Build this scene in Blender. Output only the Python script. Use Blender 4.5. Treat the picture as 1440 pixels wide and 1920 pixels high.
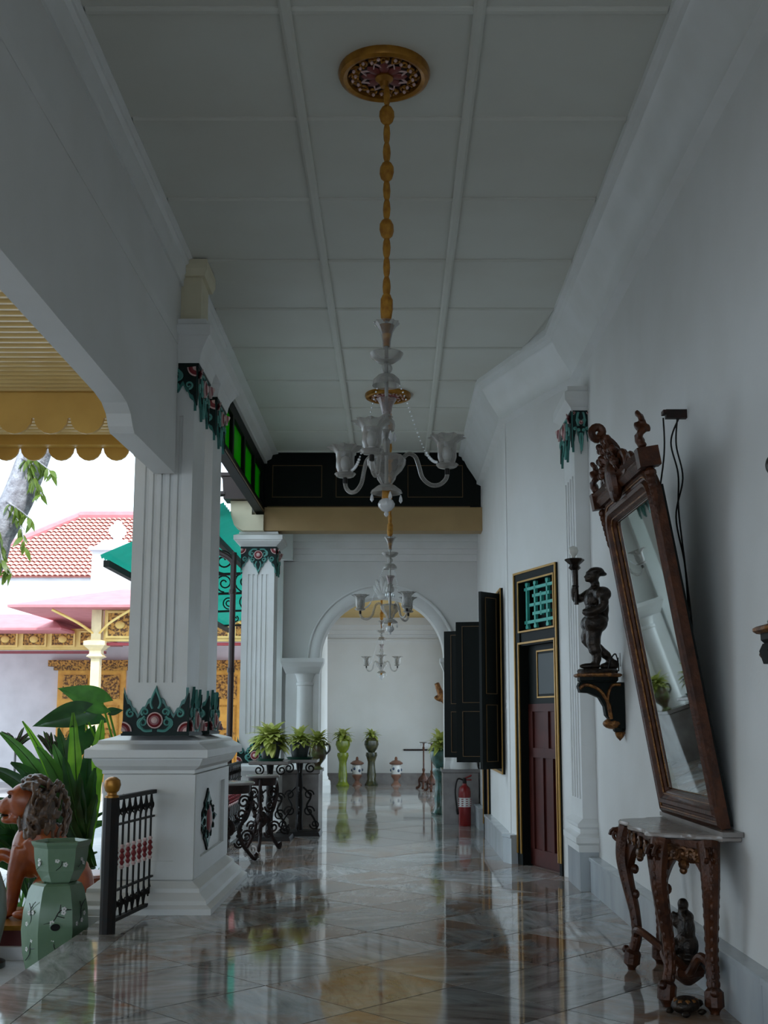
import bpy, math, random
from mathutils import Vector, Matrix, Euler
random.seed(7)
S = bpy.context.scene
for o in list(bpy.data.objects): bpy.data.objects.remove(o)
COL = S.collection
PI = math.pi
# ---------------------------------------------------------------- camera
cd = bpy.data.cameras.new('camera'); cam = bpy.data.objects.new('camera', cd); COL.objects.link(cam)
cd.sensor_fit = 'AUTO'; cd.sensor_width = 36.0; cd.lens = 36.0*2100/1920
cd.shift_x = -21/1920; cd.shift_y = 85.4/1920; cd.clip_start = .05; cd.clip_end = 300
cam.location = (0, 0, 1.5); cam.rotation_euler = (PI/2+math.atan(.146), 0, 0)
S.camera = cam
# ---------------------------------------------------------------- light
w = bpy.data.worlds.new('overcast_sky'); S.world = w; w.use_nodes = True
wn = w.node_tree.nodes; wn['Background'].inputs[0].default_value = (.69, .86, 1.0, 1); wn['Background'].inputs[1].default_value = 2.9
sd = bpy.data.lights.new('hazy_sun', 'SUN'); sd.energy = 4.2; sd.angle = math.radians(6); sd.color = (1, .97, .94)
sun = bpy.data.objects.new('hazy_sun', sd); COL.objects.link(sun); sun.location = (-20, -10, 40)
sun.rotation_euler = Vector((-.30, .60, -.74)).to_track_quat('-Z', 'Y').to_euler()
vs = S.view_settings; vs.view_transform = 'Standard'; vs.look = 'None'; vs.exposure = 0.0; vs.gamma = 1; vs.use_curve_mapping = False
# ---------------------------------------------------------------- materials
def new_mat(name):
    m = bpy.data.materials.new(name); m.use_nodes = True
    return m, m.node_tree, m.node_tree.nodes['Principled BSDF']
def pm(name, col, rough=.6, metal=0, col2=None, scale=6., spec=.5, bump=0., bscale=None, detail=4., lo=.35, hi=.65, coat=0., stretch=None):
    m, t, b = new_mat(name); n = t.nodes; l = t.links
    c2 = col2 if col2 else tuple(max(0, c*.86) for c in col)
    tc = n.new('ShaderNodeTexCoord'); nz = n.new('ShaderNodeTexNoise'); nz.inputs['Scale'].default_value = scale; nz.inputs['Detail'].default_value = detail
    src = tc.outputs['Object']
    if stretch:
        mp = n.new('ShaderNodeMapping'); mp.inputs['Scale'].default_value = stretch; l.new(src, mp.inputs['Vector']); src = mp.outputs[0]
    l.new(src, nz.inputs['Vector'])
    r = n.new('ShaderNodeValToRGB'); r.color_ramp.elements[0].position = lo; r.color_ramp.elements[1].position = hi
    r.color_ramp.elements[0].color = (*c2, 1); r.color_ramp.elements[1].color = (*col, 1)
    l.new(nz.outputs['Fac'], r.inputs[0]); l.new(r.outputs[0], b.inputs['Base Color'])
    b.inputs['Roughness'].default_value = rough; b.inputs['Metallic'].default_value = metal; b.inputs['Specular IOR Level'].default_value = spec
    if coat: b.inputs['Coat Weight'].default_value = coat; b.inputs['Coat Roughness'].default_value = .15
    if bump:
        nb = n.new('ShaderNodeTexNoise'); nb.inputs['Scale'].default_value = bscale or scale*6; nb.inputs['Detail'].default_value = 3; l.new(src, nb.inputs['Vector'])
        bp = n.new('ShaderNodeBump'); bp.inputs['Strength'].default_value = bump; bp.inputs['Distance'].default_value = .02
        l.new(nb.outputs['Fac'], bp.inputs['Height']); l.new(bp.outputs[0], b.inputs['Normal'])
    return m
M = {}
M['wall'] = pm('white_plaster', (.71, .703, .687), .65, 0, (.67, .66, .635), 1.6, .3, .05, 40)
M['ceil'] = pm('ceiling_paint', (.63, .63, .575), .6, 0, (.60, .59, .53), 1.2, .3)
M['white'] = pm('white_gloss_paint', (.75, .75, .74), .42, 0, (.70, .695, .67), 2.5, .4, .04, 50)
M['cream'] = pm('cream_paint', (.70, .63, .45), .6, 0, None, 3)
M['slat'] = pm('pale_ochre_gloss_paint', (.74, .52, .21), .28, 0, (.68, .46, .17), 3, .5)
M['grout'] = pm('dark_grout', (.06, .052, .045), .8)
M['yellow'] = pm('ochre_paint', (.62, .36, .075), .45, 0, (.55, .31, .06), 3, .4)
M['ochrebeam'] = pm('ochre_beam_paint', (.62, .42, .15), .5, 0, (.58, .38, .13), 3, .4)
M['beamyel'] = pm('dark_ochre_beam_paint', (.40, .27, .125), .5, 0, (.36, .24, .11), 3, .3)  # darker ochre for the beam above the arch
M['paleyel'] = pm('pale_yellow_paint', (.80, .58, .20), .55, 0, (.72, .47, .13), 4)
M['blackwood'] = pm('black_green_wood', (.004, .006, .005), .55, 0, None, 5, .15)
M['goldline'] = pm('gold_line_paint', (.42, .22, .035), .4, .3, None, 12)
M['goldfaint'] = pm('dull_gold_line_paint', (.13, .07, .022), .5, .2, None, 12)  # duller gold for the beam, clerestory and shutter lines
M['gold'] = pm('gold_leaf_paint', (.42, .19, .022), .32, .55, (.27, .11, .012), 14)
M['gilt'] = pm('dark_gilt_wood', (.080, .024, .008), .38, .15, (.036, .011, .0045), 14, .3, .2, 60)
M['giltbright'] = pm('rubbed_gilt_wood', (.30, .125, .03), .3, .55, (.09, .03, .01), 24, .5, .5, 70)
M['bronze'] = pm('dark_bronze', (.035, .022, .014), .38, .5, (.012, .008, .006), 20, .5, .3, 60)
M['reddoor'] = pm('oxblood_door_paint', (.070, .012, .008), .5, 0, (.050, .009, .006), 4, .25)
M['iron'] = pm('black_iron', (.008, .008, .008), .5, 0, (.014, .009, .007), 16, .22)
M['rustiron'] = pm('red_brown_iron', (.030, .012, .009), .5, 0, (.010, .006, .005), 16, .25)
M['teal'] = pm('teal_paint', (.035, .19, .165), .4, 0, (.02, .13, .115), 10)
M['darkgreen'] = pm('bottle_green_paint', (.005, .016, .014), .5, 0, None, 10, .2)
M['crimson'] = pm('crimson_paint', (.22, .018, .025), .4, 0, None, 10)
M['pinkw'] = pm('pink_white_paint', (.66, .45, .43), .45, 0, None, 20)
M['redpaint'] = pm('signal_red_paint', (.22, .008, .008), .35, 0, None, 8)
M['offwhite'] = pm('white_enamel', (.72, .71, .68), .35, 0, None, 20)
M['mirror'], _t, _b = new_mat('old_mirror'); _b.inputs['Base Color'].default_value = (.80, .83, .80, 1); _b.inputs['Metallic'].default_value = 1; _b.inputs['Roughness'].default_value = .02
M['tealgrille'] = pm('turquoise_paint', (.05, .42, .34), .45, 0, None, 8)
M['celadon'] = pm('celadon_glaze', (.16, .25, .16), .16, 0, (.12, .20, .12), 4, .6)
M['terracotta'] = pm('terracotta_glaze', (.36, .085, .02), .3, 0, (.20, .04, .012), 6, .5, .1, 30)
M['mane'] = pm('brown_mane_glaze', (.11, .055, .026), .35, 0, (.03, .014, .008), 18, .5, .3, 40)
M['soil'] = pm('dark_soil', (.03, .02, .012), .9, 0, None, 30)
M['darkpot'] = pm('dark_green_plastic', (.012, .018, .016), .35, 0, None, 8)
M['greentray'] = pm('green_plastic', (.012, .085, .055), .35, 0, None, 8)
M['paving'] = pm('grey_paving', (.44, .45, .46), .7, 0, (.37, .38, .39), 5, .3, .2, 40)
M['stone'] = pm('grey_marble', (.42, .43, .43), .25, 0, (.27, .27, .27), 5, .5, 0, None, 8, .3, .7)
M['brownmarble'] = pm('brown_grey_marble', (.24, .215, .20), .22, 0, (.13, .11, .10), 4, .5, 0, None, 8, .3, .7)
M['skirt'] = pm('pale_skirting_marble', (.50, .53, .55), .22, 0, (.37, .40, .42), 3.5, .5, 0, None, 9, .3, .7, 0, (1, 1, .35))
M['bark'] = pm('pale_bark', (.42, .42, .46), .8, 0, (.20, .19, .21), 9, .2, .6, 30)
M['rooftile'] = pm('terracotta_roof_tile', (.76, .38, .33), .7, 0, (.70, .33, .28), 3)
M['pinkroof'] = pm('faded_pink_roof', (.58, .21, .225), .75, 0, (.52, .18, .195), 3)
M['courtwall'] = pm('court_limewash', (.66, .64, .66), .8, 0, None, 1.5)
M['carved'] = pm('carved_gilt_panel', (.55, .28, .055), .5, .1, (.10, .04, .012), 16, .4, .5, 30, 6, .42, .58)
M['ochredoor'] = pm('ochre_carved_door', (.72, .37, .055), .5, 0, (.60, .28, .035), 5)
M['downpipe'] = pm('brown_pipe_paint', (.026, .010, .008), .45, 0, None, 8)
M['silver'] = pm('worn_silver', (.38, .37, .35), .35, .7, None, 14)
M['cloth'] = pm('yellow_cloth', (.44, .21, .025), .6, 0, (.30, .12, .012), 30, .3, .2, 80)
def leafmat(name, col, col2, scale=8, tr=.35, rough=.35):
    m, t, b = new_mat(name); n = t.nodes; l = t.links
    tc = n.new('ShaderNodeTexCoord'); nz = n.new('ShaderNodeTexNoise'); nz.inputs['Scale'].default_value = scale; l.new(tc.outputs['Object'], nz.inputs['Vector'])
    r = n.new('ShaderNodeValToRGB'); r.color_ramp.elements[0].position = .38; r.color_ramp.elements[1].position = .62
    r.color_ramp.elements[0].color = (*col2, 1); r.color_ramp.elements[1].color = (*col, 1); l.new(nz.outputs['Fac'], r.inputs[0])
    l.new(r.outputs[0], b.inputs['Base Color']); b.inputs['Roughness'].default_value = rough
    tl = n.new('ShaderNodeBsdfTranslucent'); mx = n.new('ShaderNodeMixShader'); mx.inputs[0].default_value = tr
    l.new(r.outputs[0], tl.inputs[0]); l.new(b.outputs[0], mx.inputs[1]); l.new(tl.outputs[0], mx.inputs[2]); l.new(mx.outputs[0], n['Material Output'].inputs[0])
    return m
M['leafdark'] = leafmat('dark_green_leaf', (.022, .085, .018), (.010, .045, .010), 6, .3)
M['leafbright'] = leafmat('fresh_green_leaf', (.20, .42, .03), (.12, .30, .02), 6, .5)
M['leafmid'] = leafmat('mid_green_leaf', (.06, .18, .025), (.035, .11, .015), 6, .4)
M['leafvar'] = leafmat('variegated_leaf', (.80, .78, .28), (.38, .45, .09), 12, .35)
M['leafyel'] = leafmat('tree_leaf', (.30, .38, .06), (.14, .22, .04), 3, .5)
def glassmat(name, col, mix=.35, rough=.08, body=.0):
    m, t, b = new_mat(name); n = t.nodes; l = t.links
    b.inputs['Base Color'].default_value = (*col, 1); b.inputs['Roughness'].default_value = rough; b.inputs['Specular IOR Level'].default_value = .8
    tr = n.new('ShaderNodeBsdfTransparent'); tr.inputs[0].default_value = (*[min(1, c*.25+.75) for c in col], 1)
    lw = n.new('ShaderNodeLayerWeight'); lw.inputs[0].default_value = .45
    mr = n.new('ShaderNodeMapRange'); mr.inputs['To Min'].default_value = mix; mr.inputs['To Max'].default_value = 1.0
    l.new(lw.outputs['Facing'], mr.inputs[0]); mx = n.new('ShaderNodeMixShader'); l.new(mr.outputs[0], mx.inputs[0])
    l.new(tr.outputs[0], mx.inputs[1]); l.new(b.outputs[0], mx.inputs[2]); l.new(mx.outputs[0], n['Material Output'].inputs[0])
    return m
M['glass'] = glassmat('etched_glass', (.42, .40, .37), .22, .12)
M['clearglass'] = glassmat('clear_glass', (.45, .43, .41), .12, .05)
M['pinkglass'] = glassmat('pink_tinged_glass', (.40, .33, .32), .25, .1)
M['amberglass'] = glassmat('amber_glass', (.26, .09, .012), .7, .1)
M['crystal'] = pm('crystal_bead', (.75, .76, .78), .08, .25, None, 30, 1.0)
def translucent(name, col, mixd=.35):
    m, t, b = new_mat(name); n = t.nodes; l = t.links
    tc = n.new('ShaderNodeTexCoord'); nz = n.new('ShaderNodeTexNoise'); nz.inputs['Scale'].default_value = 3; l.new(tc.outputs['Object'], nz.inputs['Vector'])
    r = n.new('ShaderNodeValToRGB'); r.color_ramp.elements[0].color = (*[c*.7 for c in col], 1); r.color_ramp.elements[1].color = (*col, 1); l.new(nz.outputs['Fac'], r.inputs[0])
    tl = n.new('ShaderNodeBsdfTranslucent'); l.new(r.outputs[0], tl.inputs[0]); l.new(r.outputs[0], b.inputs['Base Color']); b.inputs['Roughness'].default_value = .2
    mx = n.new('ShaderNodeMixShader'); mx.inputs[0].default_value = mixd; l.new(tl.outputs[0], mx.inputs[1]); l.new(b.outputs[0], mx.inputs[2]); l.new(mx.outputs[0], n['Material Output'].inputs[0])
    return m
M['greenglass'] = translucent('green_glass', (.05, .36, .01), .3)
M['greensheet'] = translucent('green_roof_sheet', (.015, .25, .175), .4)
def marble_floor():
    m, t, b = new_mat('polished_marble'); n = t.nodes; l = t.links
    ge = n.new('ShaderNodeNewGeometry'); oi = n.new('ShaderNodeObjectInfo')
    ad = n.new('ShaderNodeVectorMath'); ad.operation = 'ADD'; sc = n.new('ShaderNodeVectorMath'); sc.operation = 'SCALE'; sc.inputs['Scale'].default_value = 37.
    cb = n.new('ShaderNodeCombineXYZ'); l.new(oi.outputs['Random'], cb.inputs[0]); l.new(oi.outputs['Random'], cb.inputs[2]); l.new(cb.outputs[0], sc.inputs[0])
    l.new(ge.outputs['Position'], ad.inputs[0]); l.new(sc.outputs[0], ad.inputs[1])
    vr = n.new('ShaderNodeVectorRotate'); vr.rotation_type = 'Z_AXIS'; va = n.new('ShaderNodeMath'); va.operation = 'MULTIPLY'; va.inputs[1].default_value = 19.; l.new(oi.outputs['Random'], va.inputs[0]); l.new(va.outputs[0], vr.inputs['Angle']); l.new(ad.outputs[0], vr.inputs['Vector'])
    rot = n.new('ShaderNodeMapping'); rot.inputs['Scale'].default_value = (1.1, 4.2, 1); l.new(vr.outputs[0], rot.inputs['Vector'])
    nz = n.new('ShaderNodeTexNoise'); nz.inputs['Scale'].default_value = 1.5; nz.inputs['Detail'].default_value = 9; nz.inputs['Roughness'].default_value = .65; nz.inputs['Distortion'].default_value = 1.2; l.new(rot.outputs[0], nz.inputs['Vector'])
    r = n.new('ShaderNodeValToRGB'); e = r.color_ramp.elements; e[0].position = .30; e[0].color = (.16, .17, .172, 1); e[1].position = .68; e[1].color = (.60, .605, .60, 1)
    l.new(nz.outputs['Fac'], r.inputs[0])
    # per-tile tone
    tone = n.new('ShaderNodeMapRange'); tone.inputs['To Min'].default_value = .58; tone.inputs['To Max'].default_value = 1.12; l.new(oi.outputs['Random'], tone.inputs[0])
    mu = n.new('ShaderNodeVectorMath'); mu.operation = 'SCALE'; l.new(r.outputs[0], mu.inputs[0]); l.new(tone.outputs[0], mu.inputs['Scale'])
    # iron stains in the stone
    n2 = n.new('ShaderNodeTexNoise'); n2.inputs['Scale'].default_value = 2.1; n2.inputs['Detail'].default_value = 8; n2.inputs['Roughness'].default_value = .7; l.new(ad.outputs[0], n2.inputs['Vector'])
    r2 = n.new('ShaderNodeValToRGB'); r2.color_ramp.elements[0].position = .40; r2.color_ramp.elements[1].position = .60; l.new(n2.outputs['Fac'], r2.inputs[0])
    fr = n.new('ShaderNodeMath'); fr.operation = 'MULTIPLY'; fr.inputs[1].default_value = 7.31; l.new(oi.outputs['Random'], fr.inputs[0])
    fc = n.new('ShaderNodeMath'); fc.operation = 'FRACT'; l.new(fr.outputs[0], fc.inputs[0])
    pw = n.new('ShaderNodeMath'); pw.operation = 'POWER'; pw.inputs[1].default_value = .9; l.new(fc.outputs[0], pw.inputs[0])
    fm = n.new('ShaderNodeMath'); fm.operation = 'MULTIPLY'; l.new(r2.outputs[0], fm.inputs[0]); l.new(pw.outputs[0], fm.inputs[1])
    mx = n.new('ShaderNodeMix'); mx.data_type = 'RGBA'; l.new(fm.outputs[0], mx.inputs['Factor']); l.new(mu.outputs[0], mx.inputs['A']); mx.inputs['B'].default_value = (.28, .13, .05, 1)
    l.new(mx.outputs['Result'], b.inputs['Base Color']); b.inputs['Specular IOR Level'].default_value = .75
    n3 = n.new('ShaderNodeTexNoise'); n3.inputs['Scale'].default_value = 1.3; n3.inputs['Detail'].default_value = 5; l.new(ge.outputs['Position'], n3.inputs['Vector'])
    rr = n.new('ShaderNodeMapRange'); rr.inputs['From Min'].default_value = .3; rr.inputs['From Max'].default_value = .7; rr.inputs['To Min'].default_value = .03; rr.inputs['To Max'].default_value = .085; l.new(n3.outputs['Fac'], rr.inputs[0]); l.new(rr.outputs[0], b.inputs['Roughness'])
    return m
M['marble'] = marble_floor()
# ---------------------------------------------------------------- mesh builder
class MB:
    def __init__(s): s.v = []; s.f = []; s.ch = []
    def add(s, vs, fs, mat=None):
        o = len(s.v); s.ch.append((o, len(s.f)))
        s.v += [tuple(mat @ Vector(p)) for p in vs] if mat is not None else [tuple(p) for p in vs]
        s.f += [tuple(i+o for i in f) for f in fs]; return s
    def box(s, a, b, mat=None):
        x0, y0, z0 = a; x1, y1, z1 = b
        return s.add([(x0,y0,z0),(x1,y0,z0),(x1,y1,z0),(x0,y1,z0),(x0,y0,z1),(x1,y0,z1),(x1,y1,z1),(x0,y1,z1)],
                     [(3,2,1,0),(4,5,6,7),(0,1,5,4),(1,2,6,5),(2,3,7,6),(3,0,4,7)], mat)
    def cbox(s, c, d, mat=None):
        return s.box([c[i]-d[i]/2 for i in range(3)], [c[i]+d[i]/2 for i in range(3)], mat)
    def loft(s, rings, cap=True, mat=None, close=True):
        n = len(rings[0]); vs = [p for r in rings for p in r]; fs = []
        for i in range(len(rings)-1):
            for j in range(n if close else n-1):
                k = (j+1) % n; fs.append((i*n+j, i*n+k, (i+1)*n+k, (i+1)*n+j))
        if cap: fs.append(tuple(reversed(range(n)))); fs.append(tuple((len(rings)-1)*n+j for j in range(n)))
        return s.add(vs, fs, mat)
    def rects(s, L, mat=None):   # L: (x0,x1,y0,y1,z)
        return s.loft([[(a,c,z),(b,c,z),(b,d,z),(a,d,z)] for a,b,c,d,z in L], True, mat)
    def prism(s, poly, z0, z1, mat=None):
        n = len(poly); vs = [(x,y,z0) for x,y in poly]+[(x,y,z1) for x,y in poly]
        return s.add(vs, [tuple(reversed(range(n))), tuple(range(n,2*n))]+[(i,(i+1)%n,n+(i+1)%n,n+i) for i in range(n)], mat)
    def lathe(s, prof, n=20, mat=None, mod=None, cap=True):   # prof: (r,z)
        rings = []
        for r, z in prof:
            rings.append([((r*(mod(a,z) if mod else 1))*math.cos(a), (r*(mod(a,z) if mod else 1))*math.sin(a), z) for a in [2*PI*j/n for j in range(n)]])
        return s.loft(rings, cap, mat)
    def tube(s, path, r, n=8, mat=None, cap=True):
        P = [Vector(p) for p in path]; rings = []; up = None
        for i, p in enumerate(P):
            t = (P[min(i+1,len(P)-1)]-P[max(i-1,0)])
            if t.length < 1e-9: t = Vector((0,0,1))
            t.normalize()
            if up is None: up = Vector((0,0,1)) if abs(t.z) < .9 else Vector((1,0,0))
            u = (up-t*up.dot(t))
            if u.length < 1e-6: u = t.orthogonal()
            u.normalize(); up = u; b = t.cross(u); rr = r[i] if isinstance(r,(list,tuple)) else r
            rings.append([tuple(p+u*rr*math.cos(2*PI*j/n)+b*rr*math.sin(2*PI*j/n)) for j in range(n)])
        return s.loft(rings, cap, mat)
    def ball(s, c, r, n=12, m=8, mat=None):
        r = (r,r,r) if not isinstance(r,(tuple,list)) else r
        T = Matrix.Translation(c) @ Matrix.Diagonal((*r,1))
        if mat is not None: T = mat @ T
        return s.lathe([(math.sin(PI*i/m)+1e-4*(i in(0,m)), -math.cos(PI*i/m)) for i in range(m+1)], n, T, None, True)
    def sheet(s, grid, mat=None):
        n = len(grid[0]); return s.add([p for r in grid for p in r], [(i*n+j,i*n+j+1,(i+1)*n+j+1,(i+1)*n+j) for i in range(len(grid)-1) for j in range(n-1)], mat)
    def mesh(s, name, smooth=35):
        me = bpy.data.meshes.new(name); me.from_pydata(s.v, [], s.f); me.validate()
        if smooth:
            me.polygons.foreach_set('use_smooth', [True]*len(me.polygons)); me.set_sharp_from_angle(angle=math.radians(smooth))
        return me
def link(name, me, mat, parent=None, loc=None, rot=None, scale=None, label=None):
    o = bpy.data.objects.new(name, me); COL.objects.link(o)
    if mat is not None and me is not None and len(me.materials) == 0: me.materials.append(M[mat] if isinstance(mat,str) else mat)
    if parent: o.parent = parent
    if loc: o.location = loc
    if rot: o.rotation_euler = rot
    if scale: o.scale = scale if isinstance(scale,(tuple,list)) else (scale,)*3
    if label: o['label'] = label
    return o
def part(name, mb, mat, parent=None, loc=None, rot=None, smooth=35, label=None, scale=None):
    return link(name, mb.mesh(name, smooth), mat, parent, loc, rot, scale, label)
def split(name, mb, mat, parent=None, smooth=0, label=None):   # one object for each piece of a builder
    out = []; ends = mb.ch[1:]+[(len(mb.v), len(mb.f))]
    for (v0, f0), (v1, f1) in zip(mb.ch, ends):
        m2 = MB(); m2.v = mb.v[v0:v1]; m2.f = [tuple(i-v0 for i in f) for f in mb.f[f0:f1]]
        out.append(part(name, m2, mat, parent, smooth=smooth, label=label))
    return out
def thing(name, label, cat, loc=(0,0,0), rz=0, group=None):
    o = bpy.data.objects.new(name, None); COL.objects.link(o); o.location = loc; o.rotation_euler = (0,0,rz)
    o['label'] = label; o['category'] = cat
    if group: o['group'] = group
    return o
def tag(o, label, cat, group=None, kind=None):
    o['label'] = label; o['category'] = cat
    if group: o['group'] = group
    if kind: o['kind'] = kind
    return o
def struct(name, mb, mat, label=None, smooth=35):
    o = part(name, mb, mat, None, smooth=smooth); o['kind'] = 'structure'; o['category'] = name.split('_')[0]
    if label: o['label'] = label
    return o
def copy_tree(o, parent=None):
    c = o.copy(); COL.objects.link(c); c.parent = parent
    for ch in list(o.children): copy_tree(ch, c)
    return c
def bez(p, n=12):   # Catmull-Rom through points
    P = [Vector(q) for q in p]; out = []
    for i in range(len(P)-1):
        a, b, c, d = P[max(i-1,0)], P[i], P[i+1], P[min(i+2,len(P)-1)]
        for k in range(n):
            t = k/n; out.append(.5*((2*b)+(c-a)*t+(2*a-5*b+4*c-d)*t*t+(3*b-a-3*c+d)*t**3))
    out.append(P[-1]); return [tuple(q) for q in out]
def spiral(c, u, v, r0, r1, a0, turns, n=26):
    c = Vector(c); u = Vector(u); v = Vector(v); out = []
    for i in range(n+1):
        t = i/n; r = r0+(r1-r0)*t; a = a0+2*PI*turns*t; out.append(tuple(c+u*r*math.cos(a)+v*r*math.sin(a)))
    return out
def blob(name, mb, mat, parent, voxel=.012, smooth=4, loc=None, rot=None, label=None):
    me = mb.mesh(name+'_raw', 0); o = bpy.data.objects.new('tmp', me); COL.objects.link(o)
    r = o.modifiers.new('r', 'REMESH'); r.mode = 'VOXEL'; r.voxel_size = voxel; r.use_smooth_shade = True
    sm = o.modifiers.new('s', 'SMOOTH'); sm.factor = .5; sm.iterations = smooth
    dg = bpy.context.evaluated_depsgraph_get(); dg.update()
    m2 = bpy.data.meshes.new_from_object(o.evaluated_get(dg)); m2.name = name
    bpy.data.objects.remove(o); bpy.data.meshes.remove(me); m2.materials.clear()
    return link(name, m2, mat, parent, loc, rot, None, label)
def clip(poly, x0, x1, y0, y1):
    def cut(P, f, g):
        out = []
        for i in range(len(P)):
            a, b = P[i-1], P[i]; fa, fb = f(a), f(b)
            if (fa >= 0) != (fb >= 0): t = fa/(fa-fb); out.append((a[0]+(b[0]-a[0])*t, a[1]+(b[1]-a[1])*t))
            if fb >= 0: out.append(b)
        return out
    for f in (lambda p: p[0]-x0, lambda p: x1-p[0], lambda p: p[1]-y0, lambda p: y1-p[1]):
        poly = cut(poly, f, None)
        if not poly: return []
    return poly
# ================================================================ the setting
GZ = -.40                      # garden level
mb = MB(); mb.box((-60, -30, GZ-.3), (40, 90, GZ)); struct('floor_court', mb, 'paving', 'grey paved garden court beside the gallery')
# --- gallery floor: slab, border strip and diagonal marble tiles
EX = -2.23
mb = MB(); mb.box((EX, -6, GZ), (2.6, 28, -.03)); floor = struct('floor', mb, 'grout', 'polished marble gallery floor laid in diagonal tiles')
T = .55; OX, OY = -.746, 6.705; BX = -1.93; g = .005
for y0 in range(-3, 25):      # border slabs along the garden edge
    a = y0*1.25-2.0; b = a+1.25
    if a > 18: break
    mb = MB(); mb.rects([(EX-.03, BX, a+g, b-g, -.04), (EX-.03, BX, a+g, b-g, -.004), (EX-.026, BX, a+g, b-g, 0)])
    part('border_slab', mb, 'marble', floor, smooth=0)
for i in range(-30, 60):
    for j in range(-30, 60):
        cx = OX+(i-j)*T; cy = OY+(i+j+1)*T
        if cy < -2 or cy > 28.2 or cx < -3.2 or cx > 3.2: continue
        k = T-g*1.4
        P = [(cx-k, cy), (cx, cy-k), (cx+k, cy), (cx, cy+k)]
        P = clip(P, BX+g, 2.0, -1.5, 27.6)
        if len(P) < 3: continue
        mx = sum(p[0] for p in P)/len(P); my = sum(p[1] for p in P)/len(P)
        P0 = [(p[0]-mx, p[1]-my) for p in P]; Pt = [(p[0]*.994, p[1]*.994) for p in P0]
        mb = MB(); mb.loft([[(*p, -.03) for p in P0], [(*p, 0) for p in P0]])
        part('floor_tile', mb, 'marble', floor, (mx, my, random.uniform(-.0006, .0006)), smooth=0)
# --- right walls
CZ = 5.35
mb = MB(); mb.box((1.82, -6, -.03), (2.12, 10.78, CZ)); wr = struct('wall_right', mb, 'wall', 'long white plaster wall behind the leaning mirror')
MA = Matrix.Translation((1.25, 12.42, 0)) @ Matrix(((.328, .945, 0, 0), (-.945, .328, 0, 0), (0, 0, 1, 0), (0, 0, 0, 1)))   # angled wall: x towards viewer, y into wall
MF = Matrix.Translation((1.25, 17.0, 0)) @ Matrix(((0, 1, 0, 0), (-1, 0, 0, 0), (0, 0, 1, 0), (0, 0, 0, 1)))                # narrow wall
D0, D1, DH = .216, 1.216, 3.10
mb = MB()
mb.box((-.05, 0, -.03), (D0, .3, CZ), MA); mb.box((D1, 0, -.03), (1.75, .3, CZ), MA); mb.box((D0, 0, DH), (D1, .3, CZ), MA)
struct('wall_angled', mb, 'wall', 'angled white wall holding the oxblood door')
OPN = [(.25, .95, .93, 2.82), (1.15, 2.05, -.03, 2.62), (2.40, 4.08, .90, 3.03)]
mb = MB(); s = 0
for a, b, z0, z1 in OPN:
    mb.box((s, 0, -.03), (a, .3, CZ), MF)
    if z0 > 0: mb.box((a, 0, -.03), (b, .3, z0), MF)
    mb.box((a, 0, z1), (b, .3, CZ), MF); s = b
mb.box((s, 0, -.03), (4.6, .3, CZ), MF)
struct('wall_narrow', mb, 'wall', 'white wall with shuttered windows leading to the arch')
# coved cornice along the right walls
PL = [((1.82, -6), (-1, 0)), ((1.82, 10.78), (-.986, -.166)), ((1.25, 12.42), (-.986, -.166)), ((1.25, 15.85), (-1, 0))]
def sweep(mb, prof):
    rows = []
    for (px, py), (nx, ny) in PL:
        rows.append([(px+nx*o, py+ny*o, z) for o, z in prof])
    for i in range(len(rows)-1):
        mb.sheet([rows[i], rows[i+1]])
mb = MB(); sweep(mb, [(0, CZ+.02), (.33, CZ+.02), (.33, 5.30), (.29, 5.285), (.275, 5.24), (.25, 5.225), (.21, 5.14), (.13, 5.02), (.075, 4.93), (.075, 4.885), (.04, 4.87), (.0, 4.85)])
struct('trim_cornice_right', mb, 'white', 'coved white cornice along the right wall')
# skirting slabs: pale marble, each a piece
def skirt(name, mat, runs, label, h=.30, t=.085):
    base = None
    for L0, L1 in runs:
        n = max(1, round((L1-L0)/.95))
        for k in range(n):
            a = L0+(L1-L0)*k/n; b = L0+(L1-L0)*(k+1)/n
            mb = MB(); mb.rects([(a+.002, b-.002, -t, 0, 0), (a+.002, b-.002, -t, 0, h-.035), (a+.002, b-.002, -t-.012, 0, h-.03), (a+.002, b-.002, -t-.012, 0, h-.006), (a+.006, b-.006, -t-.006, 0, h)], mat)
            if base is None: base = struct(name, mb, 'skirt', label, 0)
            else: part('skirting_slab', mb, 'skirt', base, smooth=0)
MR = Matrix.Translation((1.82, 0, 0)) @ Matrix(((0, 1, 0, 0), (-1, 0, 0, 0), (0, 0, 1, 0), (0, 0, 0, 1)))
skirt('baseboard_right', MR, [(-10.25, 2)], 'pale marble skirting below the mirror wall')
skirt('baseboard_angled', MA, [(-.02, D0-.02)], 'short marble skirting beside the oxblood door')
skirt('baseboard_narrow', MF, [(.0, 1.12), (2.08, 4.58)], 'pale marble skirting below the shuttered windows')
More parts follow.
